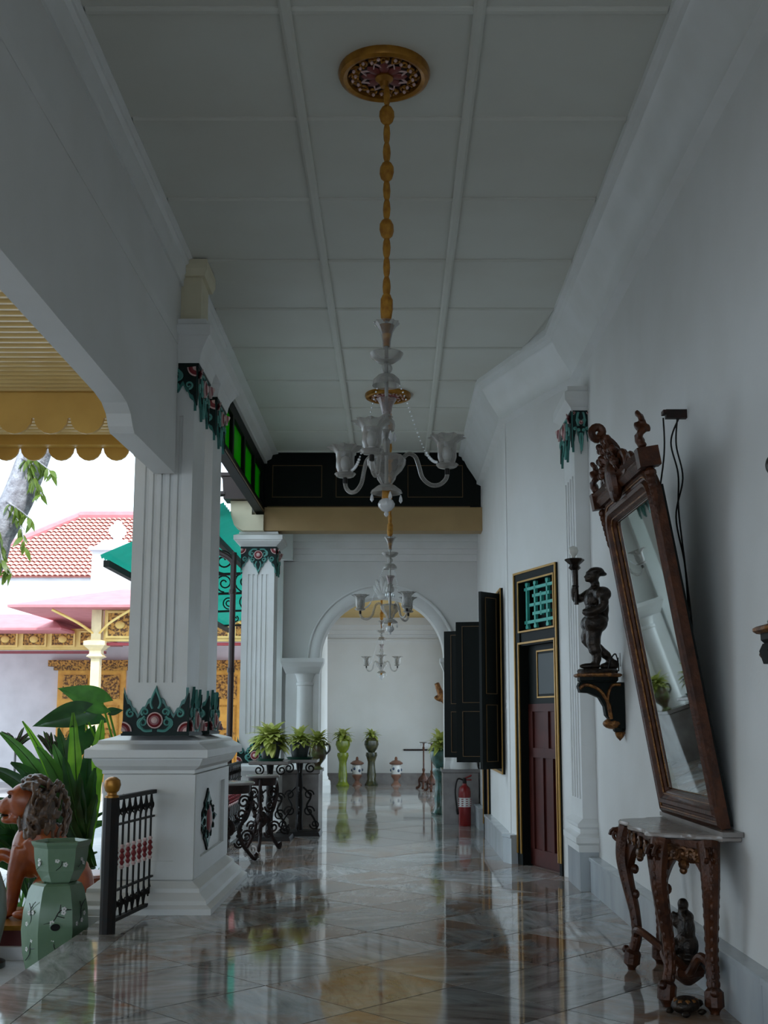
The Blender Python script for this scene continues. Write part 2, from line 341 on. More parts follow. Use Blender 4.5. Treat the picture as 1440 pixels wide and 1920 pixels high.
# cables of doors are further down: the oxblood door in the angled wall
def frame_gold(mb, x0, x1, z0, z1, y, w, mat, bottom=True):
    if bottom: P = [(x0, z0), (x1, z0), (x1, z1), (x0, z1)]; Q = [(x0+w, z0+w), (x1-w, z0+w), (x1-w, z1-w), (x0+w, z1-w)]
    else: P = [(x0, z0), (x0, z1), (x1, z1), (x1, z0)]; Q = [(x0+w, z0), (x0+w, z1-w), (x1-w, z1-w), (x1-w, z0)]
    V = [(p[0], y, p[1]) for p in P]+[(p[0], y, p[1]) for p in Q]+[(p[0], y+.012, p[1]) for p in P]+[(p[0], y+.012, p[1]) for p in Q]; F = []
    for i in range(4 if bottom else 3):
        j = (i+1) % 4; F += [(i, j, 4+j, 4+i), (8+i, 12+i, 12+j, 8+j), (i, 8+i, 8+j, j), (4+i, 4+j, 12+j, 12+i)]
    if not bottom: F += [(0, 4, 12, 8), (3, 11, 15, 7)]
    mb.add(V, F, mat)
door = bpy.data.objects.new('door_1', None); COL.objects.link(door); door['kind'] = 'structure'; door['label'] = 'oxblood panelled door under a turquoise grille'; door['category'] = 'door'; door.matrix_world = MA
mb = MB(); fw = .12
mb.box((D0, -.02, 0), (D0+fw, .2, DH)); mb.box((D1-.05, -.02, 0), (D1, .2, DH)); mb.box((D0+fw, -.02, DH-.12), (D1-.05, .2, DH)); mb.box((D0+fw, -.005, 2.30), (D1-.05, .2, 2.46))
part('frame', mb, 'blackwood', door, smooth=0)
mb = MB(); mb.box((D0, .21, -.03), (D1, .25, DH)); part('light_stop_backing', mb, 'blackwood', door, smooth=0)  # black panel added to stop light leaking in round the door leaf
mb = MB(); frame_gold(mb, D0, D1, .12, DH, -.033, .022, None, False); frame_gold(mb, D0+fw-.028, D1-.045, .12, 2.335, -.033, .02, None, False); frame_gold(mb, D0+fw-.02, D1-.05, 2.44, DH-.1, -.03, .018, None)
split('gold_beading', mb, 'goldline', door)
mb = MB(); x0, x1 = D0+fw, D1-.05
mb.box((x0, .09, -.01), (x1, .13, 2.30)); part('door_leaf', mb, 'reddoor', door, smooth=0)
leaf = MB(); xs = [x0+.02, x0+.09]; W = x1-x0
for a, b, c, d in [(0, 1, .02, .18), (0, 1, 1.12, 1.22), (0, 1, 1.60, 1.68), (0, .12, .02, 1.68), (.88, 1, .02, 1.68), (.44, .56, 1.22, 1.60), (.33, .40, .18, 1.12), (.60, .67, .18, 1.12)]:
    leaf.box((x0+a*W+.002, .07, c), (x0+b*W-.002, .1, d))
split('door_rail', leaf, 'reddoor', door)
mb = MB(); mb.box((x0, .078, 1.68), (x1, .1, 2.30)); dk = part('upper_panel', mb, 'blackwood', door, smooth=0)
mb = MB(); frame_gold(mb, x0+.22, x1-.02, 1.74, 2.24, .068, .016, None); part('gold_beading', mb, 'goldline', dk, smooth=0)
mb = MB(); mb.box((x0+.27, .066, 1.78), (x1-.05, .078, 2.20)); part('pane', mb, pm('dim_pane', (.02, .026, .026), .35, 0, None, 3, .2), dk, smooth=0)
mb = MB(); mb.box((x0, .16, 2.46), (x1, .19, DH-.1)); part('transom_back', mb, 'blackwood', door, smooth=0)
gr = MB(); cz = (2.46+DH-.1)/2; cx = (x0+x1)/2; hw = W/2-.02; hh = (DH-.1-2.46)/2-.02
def bar(ax, az, bx, bz, r=.016, y=.05): gr.box((min(ax, bx)-r*(az != bz), y-r, min(az, bz)-r*(ax != bx)), (max(ax, bx)+r*(az != bz), y+r, max(az, bz)+r*(ax != bx)))
for f in (-.72, .72): bar(cx-hw, cz+f*hh, cx+hw, cz+f*hh)
for f in (-.86, -.36, .36, .86): bar(cx+f*hw, cz-hh, cx+f*hw, cz+hh)
bar(cx, cz-hh*.5, cx, cz+hh*.5)
for f, l in ((.38, .5), (0, .68), (-.38, .5)): bar(cx-l*hw, cz+f*hh, cx+l*hw, cz+f*hh)
for f in (-.86, -.36, .36, .86):
    for e in (-1, 1): gr.cbox((cx+f*hw, .05, cz+e*hh*.93), (.06, .03, .03))
split('grille_bar', gr, 'tealgrille', door)
mb = MB(); mb.tube([(x1-.06, .05, 1.42), (x1-.06, .05, 1.60)], .018); part('door_handle', mb, 'iron', door)
# windows and second door of the narrow wall
for nm, (a, b, z0, z1), lab in (('window_1', OPN[2], 'gold edged window behind the open black shutters'), ('window_2', OPN[0], 'small gold edged window beside the arch'), ('door_2', OPN[1], 'narrow oxblood door half hidden below the shutters')):
    o = bpy.data.objects.new(nm, None); COL.objects.link(o); o['kind'] = 'structure'; o['label'] = lab; o['category'] = nm[:-2]; o.matrix_world = MF
    f = .09; zz = z0 if nm != 'door_2' else 0
    mb = MB(); mb.box((a, -.025, zz), (a+f, .2, z1)); mb.box((b-f, -.025, zz), (b, .2, z1)); mb.box((a+f, -.025, z1-f), (b-f, .2, z1))
    if nm != 'door_2': mb.box((a+f, -.025, z0), (b-f, .2, z0+f))
    part('frame', mb, 'blackwood', o, smooth=0)
    mb = MB(); frame_gold(mb, a, b, max(zz, .1) if nm == 'door_2' else zz, z1, -.038, .026, None, nm != 'door_2'); part('gold_beading', mb, 'goldline', o, smooth=0)
    mb = MB()
    if nm == 'door_2':
        mb.box((a+f, .03, 0), (b-f, .08, z1-f)); part('door_leaf', mb, 'reddoor', o, smooth=0)
        mb = MB(); mb.box((b-f-.06, -.036, .12), (b-f, -.02, z1-f)); part('red_jamb', mb, pm('red_jamb_paint', (.16, .035, .015), .4), o, smooth=0)
    else:
        mb.box((a+f, .14, z0+f), (b-f, .16, z1-f)); part('pane', mb, pm(nm+'_pane', (.03, .04, .045), .1), o, smooth=0)  # dark sheet, the gloom of the room behind is in its colour
# --- pilasters against the right wall
def pilaster(name, label, x0, x1, y0, y1, mats=True):
    t = thing(name, label, 'pilaster'); t['kind'] = 'structure'
    mb = MB(); mb.rects([(x0-.04, x1, y0-.04, y1+.04, 0), (x0-.04, x1, y0-.04, y1+.04, .34)]); part('marble_plinth', mb, 'brownmarble' if False else 'skirt', t, smooth=0)
    mb = MB(); P = [(.05, .34), (.05, .40), (.075, .42), (.075, .47), (.03, .50), (.03, .54), (.055, .56), (.055, .585), (.0, .63), (0, 4.40)]
    mb.rects([(x0-o, x1, y0-o, y1+o, z) for o, z in P])
    part('shaft', mb, 'white', t, smooth=0)
    mb = MB()
    for k in range(4):
        yy = y0+(y1-y0)*(k+.75)/4.5; mb.box((x0-.012, yy-.02, .8), (x0, yy+.03, 3.8))
    split('reeding', mb, 'white', t)
    mb = MB(); mb.rects([(x0-o, x1, y0-o, y1+o, z) for o, z in [(.02, 4.40), (.03, 4.44), (.09, 4.50), (.09, 4.58), (.06, 4.60), (.06, 4.64)]]); part('capital', mb, 'white', t, smooth=0)
    return t
pil = pilaster('trim_pilaster', 'white pilaster with carved capital between mirror wall and door', 1.69, 1.82, 10.32, 10.95)
# --- ceiling with battens: each panel and batten a piece
CE = [(-1.72, -6), (1.52, -6), (1.52, 10.50), (.96, 12.30), (.96, 15.9), (-1.72, 15.9)]
mb = MB(); mb.prism([(-2.2, -6.3), (2.15, -6.3), (2.15, 18), (-2.2, 18)], CZ+.02, CZ+.5); ceil = struct('ceiling', mb, 'ceil', 'white panelled ceiling above the gallery')
ys = [5.628+1.125*k for k in range(-7, 10)]; xs = [-1.72, -.60, .46, 1.52]
def ceilx(y): return 1.52 if y < 10.5 else max(.96, 1.52-(y-10.5)*.311)
for i in range(len(ys)-1):
    for j in range(3):
        y0, y1 = ys[i]+.02, min(ys[i+1], 15.9)-.02; a = xs[j]+.02; b0 = min(xs[j+1]-.02, ceilx(y0)+.05); b1 = min(xs[j+1]-.02, ceilx(y1)+.05)
        mb = MB(); z = CZ
        mb.loft([[(a, y0, z+.03), (b0, y0, z+.03), (b1, y1, z+.03), (a, y1, z+.03)], [(a, y0, z), (b0, y0, z), (b1, y1, z), (a, y1, z)]])
        part('ceiling_panel', mb, 'ceil', ceil, smooth=0)
bw = .033
for i, y in enumerate(ys):
    if y > 15.8: continue
    for j in range(3):
        b = min(xs[j+1]-.03, ceilx(y)+.05)
        mb = MB(); mb.rects([(xs[j]+.03, b, y-bw, y+bw, CZ+.01), (xs[j]+.03, b, y-bw*.9, y+bw*.9, CZ-.008), (xs[j]+.03, b, y-bw*.4, y+bw*.4, CZ-.018)]); part('cross_batten', mb, 'ceil', ceil, smooth=0)
for x in xs[1:3]:
    mb = MB(); mb.rects([(x-bw, x+bw, -6, 15.9, CZ+.01), (x-bw, x+bw, -6, 15.9, CZ-.024), (x-bw*.5, x+bw*.5, -6, 15.9, CZ-.034)]); part('long_batten', mb, 'ceil', ceil, smooth=0)
# --- left lintel wall with corbelled end
XI, XO = -1.80, -1.97
P = [(-6, 3.63), (7.1, 3.63), (7.28, 3.615), (7.40, 3.57), (7.47, 3.50), (7.53, 3.465), (7.62, 3.47), (8.95, 3.50), (8.95, CZ+.1), (-6, CZ+.1)]
mb = MB(); mb.prism([(y, z) for y, z in P], 0, 1, Matrix(((0, 0, XI-XO, XO), (1, 0, 0, 0), (0, 1, 0, 0), (0, 0, 0, 1)))); mb.box((XO, 8.95, 4.4), (XI, 11.1, CZ+.1))
wl = struct('wall_left', mb, 'wall', 'white lintel wall above the open garden side', 0)
mb = MB(); mb.rects([(XI, XI+.006, -6, 8.9, 4.58), (XI, XI+.012, -6, 8.9, 4.66)]); part('string_course', mb, 'wall', wl, smooth=0)
mb = MB()
def lprof(y0, y1, prof): mb.sheet([[(XI+o, y, z) for o, z in prof] for y in (y0, y1)])
lprof(-6, 11.1, [(0, 5.12), (.02, 5.12), (.02, 5.18), (.045, 5.22), (.045, 5.28), (.07, 5.30), (.07, 5.33), (.10, 5.34), (.10, CZ+.01)])
struct('trim_cornice_left', mb, 'white', 'white crown moulding on the left lintel wall')
mb = MB(); mb.box((XI, 9.0, 4.80), (XI+.17, 9.34, 5.20)); mb.rects([(XI, XI+.2, 8.96, 9.38, 5.20), (XI, XI+.22, 8.94, 9.40, 5.26), (XI, XI+.22, 8.94, 9.40, 5.34)]); part('cream_pier', mb, 'cream', wl, smooth=0, label='cream pier stub above the capital')
mb = MB(); mb.box((-2.2, -6.3, -.03), (-1.5, -6, CZ)); mb.box((1.6, -6.3, -.03), (2.12, -6, CZ)); mb.box((-1.5, -6.3, 3.2), (1.6, -6, CZ)); struct('wall_rear', mb, 'wall', 'white end wall of the gallery with an opening added for light')  # opening added behind the camera to light the gallery from the rear
# --- clerestory with green panes, black panel beam, ochre beam
mb = MB(); XC = -1.95
mb.box((XC-.05, 11.1, 5.05), (XC+.05, 16.0, 5.2)); mb.box((XC-.06, 11.1, 4.46), (XC+.06, 16.0, 4.56))
cl = struct('trim_clerestory', mb, 'blackwood', 'black clerestory frame with green glass panes', 0)
for y in (11.1, 11.75, 12.75, 13.75, 14.75, 15.75):
    mb = MB(); mb.box((XC-.05, y, 4.56), (XC+.05, y+.13, 5.05)); part('stile', mb, 'blackwood', cl, smooth=0)
for y0, y1 in ((11.23, 11.75), (11.88, 12.75), (12.88, 13.75), (13.88, 14.75), (14.88, 15.75)):
    mb = MB(); mb.box((XC-.01, y0, 4.56), (XC+.01, y1, 5.05)); part('pane', mb, 'greenglass', cl, smooth=0)
mb = MB(); mb.box((XC+.06, 11.1, 4.47), (XC+.075, 16.0, 4.49)); part('gold_beading', mb, 'goldfaint', cl, smooth=0)
mb = MB(); mb.sheet([[(-1.95, y, 5.2), (-1.86, y, 5.2), (-1.86, y, 5.24), (-1.80, y, 5.27), (-1.78, y, 5.33), (-1.70, y, 5.345), (-1.70, y, CZ+.01)] for y in (11.1, 16.0)]); struct('trim_cornice_clerestory', mb, 'white', 'white cornice above the green panes', 0)
mb = MB(); mb.box((XC-.05, 15.9, 4.54), (1.24, 16.0, CZ+.05)); pb = struct('trim_panel_beam', mb, 'blackwood', 'black panelled beam with gold lines', 0)
for x0, x1 in ((-1.78, -1.06), (-.86, -.04), (.18, .98)):
    mb = MB(); frame_gold(mb, x0, x1, 4.70, 5.175, 15.889, .009, None)
    part('gold_beading', mb, 'goldfaint', pb, smooth=0)
mb = MB(); mb.box((-1.85, 15.885, 4.555), (1.08, 15.9, 4.57)); part('gold_beading', mb, 'goldfaint', pb, smooth=0)
mb = MB(); mb.box((-1.88, 15.82, 4.20), (1.25, 16.12, 4.54)); struct('trim_ochre_beam', mb, 'beamyel', 'ochre painted beam above the arch', 0)
mb = MB(); mb.box((-2.35, 16.12, 4.4), (1.25, 17.4, 4.54)); struct('ceiling_vestibule', mb, 'ceil', 'small ceiling before the arch')
# --- arch wall
AY0, AY1 = 17.0, 17.4; AC, AR, AZ = -.20, .94, 2.43
n = 28; arc = [(AC-AR*math.cos(PI*k/n), AZ+AR*math.sin(PI*k/n)) for k in range(n+1)]
poly_l = [(-2.3, -.03), (AC-AR, -.03)] + arc + [(AC+AR, -.03), (1.25, -.03), (1.25, 4.6), (-2.3, 4.6)]
XZ = Matrix(((1, 0, 0, 0), (0, 0, 1, 0), (0, 1, 0, 0), (0, 0, 0, 1)))
mb = MB()
def strip(poly_a, poly_b):
    pass
mb.box((-2.3, AY0, -.03), (AC-AR, AY1, 4.6)); mb.box((AC+AR, AY0, -.03), (1.25, AY1, 4.6))
for k in range(n):
    (xa, za), (xb, zb) = arc[k], arc[k+1]
    mb.add([(xa, AY0, za), (xb, AY0, zb), (xb, AY0, 4.6), (xa, AY0, 4.6), (xa, AY1, za), (xb, AY1, zb), (xb, AY1, 4.6), (xa, AY1, 4.6)], [(0, 1, 2, 3), (7, 6, 5, 4), (0, 4, 5, 1)])
wa = struct('wall_arch', mb, 'wall', 'white wall pierced by a round arch', 0)
mb = MB()
rows = []
for k in range(n+1):
    a = PI*k/n; row = []
    for r, d in ((AR-.001, .0), (AR, .045), (AR+.03, .06), (AR+.12, .06), (AR+.15, .045), (AR+.17, .07), (AR+.19, .07), (AR+.20, .0)):
        row.append((AC-r*math.cos(a), AY0-d, AZ+r*math.sin(a)))
    rows.append(row)
mb.sheet(rows); part('archivolt', mb, 'white', wa)
mb = MB()
for i in range(5):
    a = math.radians(-34+17*i); L = .30 if i == 2 else .27 if i in (1, 3) else .21
    c = (AC+math.sin(a)*L*.55, AY0-.09, AZ+AR-.02+math.cos(a)*L*.6)
    mb.ball((0, 0, 0), (.045, .035, L*.5), 8, 6, Matrix.Translation(c) @ Matrix.Rotation(a, 4, 'Y'))
mb.ball((AC, AY0-.09, AZ+AR-.0), (.07, .05, .05), 8, 6)
part('keystone_shell', mb, 'white', wa, label='white shell keystone')
mb = MB()
for z0, z1, d in ((3.92, 4.02, .05), (4.02, 4.10, .09), (4.10, 4.20, .16), (4.20, 4.4, .20)): mb.box((-1.75, AY0-d, z0), (1.25, AY0, z1))
mb.box((-2.3, AY0-.24, 3.92), (-1.55, AY0, 4.4))
split('cornice_course', mb, 'white', wa)
mb = MB(); mb.box((-1.98, AY0-.12, 0), (-1.70, AY0, 3.92)); part('strip_pilaster', mb, 'white', wa, smooth=0)
for sx, nm in ((-1, 'left'), (1, 'right')):
    xi = AC+sx*AR; xo = xi+sx*.50
    if sx > 0: xo = 1.20
    lo, hi = min(xi, xo), max(xi, xo)
    mb = MB(); mb.rects([(lo-.02, hi+.02, 16.80, 17.0, .80), (lo, hi, 16.83, 17.0, .92), (lo, hi, 16.85, 17.0, 2.2), (lo-.04, hi+.04, 16.76, 17.02, 2.30), (lo-.07, hi+.07, 16.72, 17.02, 2.37), (lo-.07, hi+.07, 16.72, 17.02, 2.43)]); pr = part('arch_pier', mb, 'white', wa, smooth=0)
    cxx = xi+sx*.21; mb = MB()
    mb.lathe([(.15, .80), (.15, .86), (.14, .90), (.128, .95), (.115, 2.02), (.13, 2.03), (.13, 2.06), (.112, 2.08), (.14, 2.18), (.16, 2.2)], 24, Matrix.Translation((cxx, 16.85, 0)), lambda a, z: 1-.05*(math.cos(12*a) > .3)*(.97 < z < 2.01))
    part('engaged_column', mb, 'white', pr)
    mb = MB(); mb.rects([(lo-.03, hi+.03, 16.50 if sx < 0 else 16.80, 17.42, 0), (lo-.03, hi+.03, 16.50 if sx < 0 else 16.80, 17.42, .74), (lo-.05, hi+.05, 16.48 if sx < 0 else 16.78, 17.42, .75), (lo-.05, hi+.05, 16.48 if sx < 0 else 16.78, 17.42, .80)])
    part('marble_plinth', mb, 'brownmarble', wa, smooth=0, label='brown grey marble plinth of the arch')
# --- far room
mb = MB(); mb.box((-2.6, 27.5, -.03), (1.7, 27.8, 4.6)); wb = struct('wall_back', mb, 'wall', 'plain white end wall of the far room')
mb = MB()
for z0, z1, d in ((3.45, 3.49, .05), (3.60, 3.70, .08), (3.70, 3.82, .16), (3.82, 4.0, .22)): mb.box((-2.6, 27.5-d, z0), (1.7, 27.5, z1))
split('cornice_course', mb, 'wall', wb)
mb = MB(); mb.box((-1.8, 27.44, 0), (1.25, 27.5, .26)); struct('baseboard_back', mb, 'brownmarble', 'brown marble skirting of the far room', 0)
mb = MB(); mb.box((.2, 27.46, .79), (.98, 27.5, .83)); part('wall_rail', mb, 'rustiron', wb, smooth=0)
mb = MB(); mb.box((1.25, 17.4, -.03), (1.55, 19.9, 4.6)); mb.box((1.25, 19.9, 3.6), (1.55, 26.6, 4.6)); mb.box((1.25, 26.6, -.03), (1.55, 27.5, 4.6)); struct('wall_far_right', mb, 'wall', 'white side wall of the far room with openings added for daylight')  # openings added in this hidden wall to brighten the far room
mb = MB(); mb.box((-2.95, 24.6, GZ), (-2.8, 27.8, 3.6)); struct('wall_court_side', mb, 'courtwall', 'low white court wall outside the far colonnade')
mb = MB(); mb.box((-2.3, 17.4, 3.75), (-1.75, 27.5, 4.6)); mb.box((-2.3, 26.6, -.03), (-1.75, 27.5, 3.75)); struct('wall_far_left', mb, 'wall', 'white lintel over the far room colonnade')
mb = MB(); mb.box((1.55, 17.4, 4.05), (4.8, 27.8, 4.2)); struct('ceiling_sun_block', mb, 'ceil', 'white sun blocking soffit added beyond the far room')  # overhang added out of view, keeps sun patches off the far floor
mb = MB(); mb.box((-2.3, 17.4, 4.045), (1.549, 27.8, 4.2)); fc = struct('ceiling_far', mb, 'yellow', 'ochre slatted ceiling of the far room')
for k in range(38):
    y = 17.6+k*.26; mb = MB(); mb.rects([(-1.75, 1.25, y, y+.20, 4.045), (-1.75, 1.25, y, y+.20, 4.01), (-1.75, 1.25, y+.02, y+.18, 4.0)]); part('slat', mb, 'ochrebeam', fc, smooth=0)
for i, (y, lab) in enumerate(((19.4, 'round white column just beyond the arch'), (24.2, 'round white column deep in the far room'))):
    t = thing('round_column', lab, 'column', (-1.62, y, 0), 0, 'round columns of the far room')
    mb = MB(); mb.box((-.24, -.24, 0), (.24, .24, .16)); part('plinth', mb, 'white', t, smooth=0)
    mb = MB(); mb.lathe([(.24, .16), (.25, .20), (.24, .25), (.20, .28), (.20, .32), (.18, .36), (.16, 3.35), (.19, 3.37), (.19, 3.41), (.17, 3.43), (.23, 3.55)], 24); part('shaft', mb, 'white', t)
    mb = MB(); mb.box((-.25, -.25, 3.55), (.25, .25, 3.75)); part('capital', mb, 'white', t, smooth=0)
M['paleteal'] = pm('pale_teal_paint', (.09, .31, .27), .4, 0, None, 12)
# ================================================================ columns
def petal_h(x, W, H):
    """outline of the painted lotus band: tall flame in the middle, half flames at the corners"""
    K = [(0, 1.0), (.08, .90), (.17, .80), (.22, .74), (.30, .745), (.42, .70), (.50, .60), (.56, .565), (.66, .56), (.76, .49), (.84, .42), (1.0, .36)]
    def flame(d, w, h):
        d = abs(d)/w
        if d >= 1: return 0
        for (a, u), (b, v) in zip(K, K[1:]):
            if a <= d <= b: return h*(u+(v-u)*(d-a)/(b-a))
    return max(flame(x, W*.31, H), flame(x-W/2, W*.26, H*.96), flame(x+W/2, W*.26, H*.96), .35*H)
def lotus(parent, org, ux, uz, W, H):
    """band of painted carving on one face; ux along face, uz = +1 up / -1 down, outwards = ux x z"""
    ux = Vector(ux); out = ux.cross(Vector((0, 0, 1))); zz = Vector((0, 0, uz)); org = Vector(org)
    def P(x, z, d): return tuple(org+ux*x+zz*z+out*d)
    N = 64
    def layer(k, inset, d0, d1):
        mb = MB(); top = []; 
        for i in range(N+1):
            x = -W/2+W*i/N; h = petal_h(x, W, H)
            top.append((x, max(.01, h*k-inset)))
        rings = []
        for x, h in top: rings.append([P(x, 0, d0), P(x, 0, d1), P(x, h, d1), P(x, h, d0)])
        mb.loft(rings); return mb
    o = part('lotus_band', layer(1.0, 0, 0, .022), 'teal', parent, smooth=25)
    part('dark_ground', layer(.94, .022, .022, .030), 'darkgreen', o, smooth=25)
    mb = MB()
    for sx in (-1, 1):
        for cx, cz, r, a0, tu in ((.19, .23, .045, 0, 1.3), (.155, .45, .030, .6, 1.2), (.38, .42, .032, PI, -1.2)):
            c = org+ux*(sx*cx*W)+zz*(cz*H)+out*.034
            mb.tube(spiral(c, ux*sx, zz, r*W/.5, .010, a0-PI/2, tu, 20), [.011-.006*i/20 for i in range(21)], 5)
        mb.tube(bez([org+ux*sx*.02+zz*H*.07+out*.032, org+ux*sx*W*.17+zz*H*.07+out*.032, org+ux*sx*W*.24+zz*H*.22+out*.032, org+ux*sx*W*.16+zz*H*.36+out*.032], 6), .012, 5)
        mb.tube(bez([org+ux*sx*W*.045+zz*H*.52+out*.032, org+ux*sx*W*.075+zz*H*.66+out*.032, org+zz*H*.93+out*.032], 6), .010, 5)
    part('scrolls', mb, 'paleteal', o)['kind'] = 'stuff'
    ax = Matrix(((ux.x, zz.x, out.x, org.x), (ux.y, zz.y, out.y, org.y), (ux.z, zz.z, out.z, org.z), (0, 0, 0, 1)))
    for cx, cz, r in ((0, .28, .062), (-.5, .05, .075), (.5, .05, .075)):
        a0, a1 = (0, 2*PI) if cx == 0 else ((0, PI/2) if cx < 0 else (PI/2, PI)); r *= W/.5; K = 20 if cx == 0 else 8
        for nm, mt, prof in (('boss_ring', 'pinkw', [(1.0, .022), (1.0, .05), (.86, .052)]), ('boss', 'crimson', [(.86, .03), (.86, .045), (.6, .06), (.42, .06)]), ('boss_eye', 'pinkw', [(.42, .05), (.40, .064), (.2, .072), (.001, .074)])):
            mb = MB(); mb.sheet([[(cx*W+q*r*math.cos(a0+(a1-a0)*i/K), cz*H+q*r*math.sin(a0+(a1-a0)*i/K), d) for q, d in prof] for i in range(K+1)], ax); part(nm, mb, mt, o)
    return o
def fluted(x0, x1, y0, y1, z0, z1, nf=5, d=.022, faces=('f', 'r')):
    W = x1-x0
    pts = []
    fx = [x0+W*(.22+.14*k) for k in range(nf)]; hw = W*.035
    for c in fx: pts += [(c-hw, y0), (c-hw*.6, y0+d), (c+hw*.6, y0+d), (c+hw, y0)]
    poly = [(x0, y0)]+pts+[(x1, y0), (x1, y1), (x0, y1)]
    mb = MB(); mb.prism(poly, z0+.42, z1-.42); mb.box((x0, y0, z0), (x1, y1, z0+.42)); mb.box((x0, y0, z1-.42), (x1, y1, z1))
    return mb
# near clustered column
mb = MB(); mb.box((-2.57, 9.0, GZ), (EX-.031, 11.3, -.001)); tag(part('foundation_block', mb, 'white', None, smooth=0), 'white foundation step under the double column pedestal', 'step')
col = thing('clustered_column', 'white fluted double column on tall pedestal beside the garden', 'column')
px0, px1 = -2.14, -1.665
pil_y = ((9.0, 9.55), (9.98, 10.48))
sh = None
for y0, y1 in pil_y:
    o = part('shaft', fluted(px0, px1, y0, y1, 1.385, 4.42), 'white', col, smooth=0)
    cx = (px0+px1)/2; W = px1-px0+.04
    for z, uz, H in ((1.40, 1, .38), (4.42, -1, .40)):
        lotus(o, (cx, y0, z), (1, 0, 0), uz, W, H)
        lotus(o, (px1, (y0+y1)/2, z), (0, 1, 0), uz, y1-y0+.04, H)
    mb = MB(); mb.box((px0-.03, y0-.035, 1.385), (px1+.035, y1+.03, 1.405)); mb.box((px0-.03, y0-.035, 4.41), (px1+.035, y1+.03, 4.44)); part('dark_fillet', mb, 'darkgreen', o, smooth=0)
mb = MB()
for y0, y1 in pil_y:
    mb.rects([(px0-o_, px1+o_, y0-o_, y1+o_, z) for o_, z in ((.04, 4.44), (.05, 4.50), (.07, 4.56))])
mb.rects([(px0-o_, px1+o_, 9.0-o_, 10.48+o_, z) for o_, z in ((.07, 4.555), (.12, 4.64), (.14, 4.65), (.14, 4.74), (.10, 4.76), (.10, 4.80))]); mb.box((XO-.1, 9.0, 4.80), (XI-.002, 10.9, CZ+.05))
part('capital', mb, 'white', col, smooth=0)
bx0, bx1, by0, by1 = -2.36, -1.64, 9.28-.03, 11.02
cxm = (bx0+bx1)/2
mb = MB()
mb.rects([(bx0-o_, bx1+o_, by0-o_, by1+o_, z) for o_, z in ((.20, 0), (.20, .045), (.185, .055), (.16, .07), (.15, .10), (.09, .155), (.085, .185), (.03, .225), (.02, .235), (0, .245), (0, 1.075))])
mb.rects([(bx0-o_, bx1+o_, by0-o_, by1+o_, z) for o_, z in ((0, 1.07), (.015, 1.08), (.015, 1.105), (.06, 1.14), (.085, 1.19), (.085, 1.2), (.13, 1.205), (.135, 1.21), (.135, 1.27), (.12, 1.28), (.06, 1.315), (.05, 1.33), (.045, 1.345), (-.06, 1.375), (-.09, 1.39))])
ped = part('pedestal', mb, 'white', col, smooth=0)
def recess(a, b, z0, z1, face):   # raised border framing a panel
    mb = MB(); f = .022
    if face == 'f':
        for q in (((bx0, by0-f, .245), (a, by0, 1.07)), ((b, by0-f, .245), (bx1+f, by0, 1.07)), ((a, by0-f, .245), (b, by0, z0)), ((a, by0-f, z1), (b, by0, 1.07))): mb.box(*q)
    else:
        for q in (((bx1, by0, .245), (bx1+.03, a, 1.07)), ((bx1, b, .245), (bx1+.03, by1, 1.07)), ((bx1, a, .245), (bx1+.03, b, z0)), ((bx1, a, z1), (bx1+.03, b, 1.07))): mb.box(*q)
    split('panel_border', mb, 'white', ped)
recess(bx0+.16, bx1-.14, .39, .92, 'f'); recess(by0+.25, by1-.25, .39, .96, 'r')
dm = [(0, -.30), (.045, -.215), (.085, -.17), (.08, -.135), (.15, -.075), (.145, -.05), (.24, 0)]
dia = [(p[0], p[1]) for p in dm]+[(p[0], -p[1]) for p in reversed(dm[:-1])]; dia = dia+[(-p[0], p[1]) for p in reversed(dia[1:-1])]
LY = 9.95
YZm = Matrix(((0, 0, 1, bx1), (1, 0, 0, LY), (0, 1, 0, .66), (0, 0, 0, 1)))
mb = MB(); mb.prism([(x*2.0, z*.88) for x, z in dia], 0, .016, YZm); dl = part('lozenge', mb, 'darkgreen', ped, smooth=0, label='painted green lozenge with red heart')
mb = MB(); mb.prism([(x*1.75, z*.77) for x, z in dia], .016, .022, YZm); part('lozenge_leaf', mb, 'teal', dl, smooth=0)
mb = MB()
for a in range(10):
    an = a/10*2*PI; mb.tube(spiral((bx1+.026, LY+.24*math.cos(an), .66+.12*math.sin(an)), (0, 1, 0), (0, 0, 1), .035, .008, an, 1.1, 12), .008, 5)
part('lozenge_scrolls', mb, 'darkgreen', dl)
mb = MB(); mb.ball((bx1+.022, LY, .66), (.022, .11, .125), 12, 8); part('lozenge_heart', mb, 'crimson', dl)
mb = MB(); mb.ball((bx1+.036, LY, .66), (.015, .055, .07), 10, 8); part('lozenge_eye', mb, 'pinkw', dl)
# far single column by the downpipe
c2 = thing('fluted_column', 'white fluted single column beside the brown downpipe', 'column')
fx0, fx1, fy0, fy1 = -2.19, -1.73, 15.9, 16.36
sh2 = part('shaft', fluted(fx0, fx1, fy0, fy1, .9, 4.0), 'white', c2, smooth=0)
lotus(sh2, ((fx0+fx1)/2, fy0, 3.96), (1, 0, 0), -1, .50, .38); lotus(sh2, (fx1, (fy0+fy1)/2, 3.96), (0, 1, 0), -1, .50, .38); lotus(sh2, ((fx0+fx1)/2, fy0, .92), (1, 0, 0), 1, .50, .38)
mb = MB(); mb.box((fx0-.025, fy0-.035, 3.95), (fx1+.035, fy1+.03, 3.975)); part('dark_fillet', mb, 'darkgreen', sh2, smooth=0)
mb = MB(); mb.rects([(fx0-o_, fx1+o_, fy0-o_, fy1+o_, z) for o_, z in ((.02, 3.97), (.03, 3.99), (.10, 4.05), (.10, 4.06), (.12, 4.07), (.12, 4.13), (.05, 4.16), (.05, 4.19))]); part('capital', mb, 'white', c2, smooth=0)
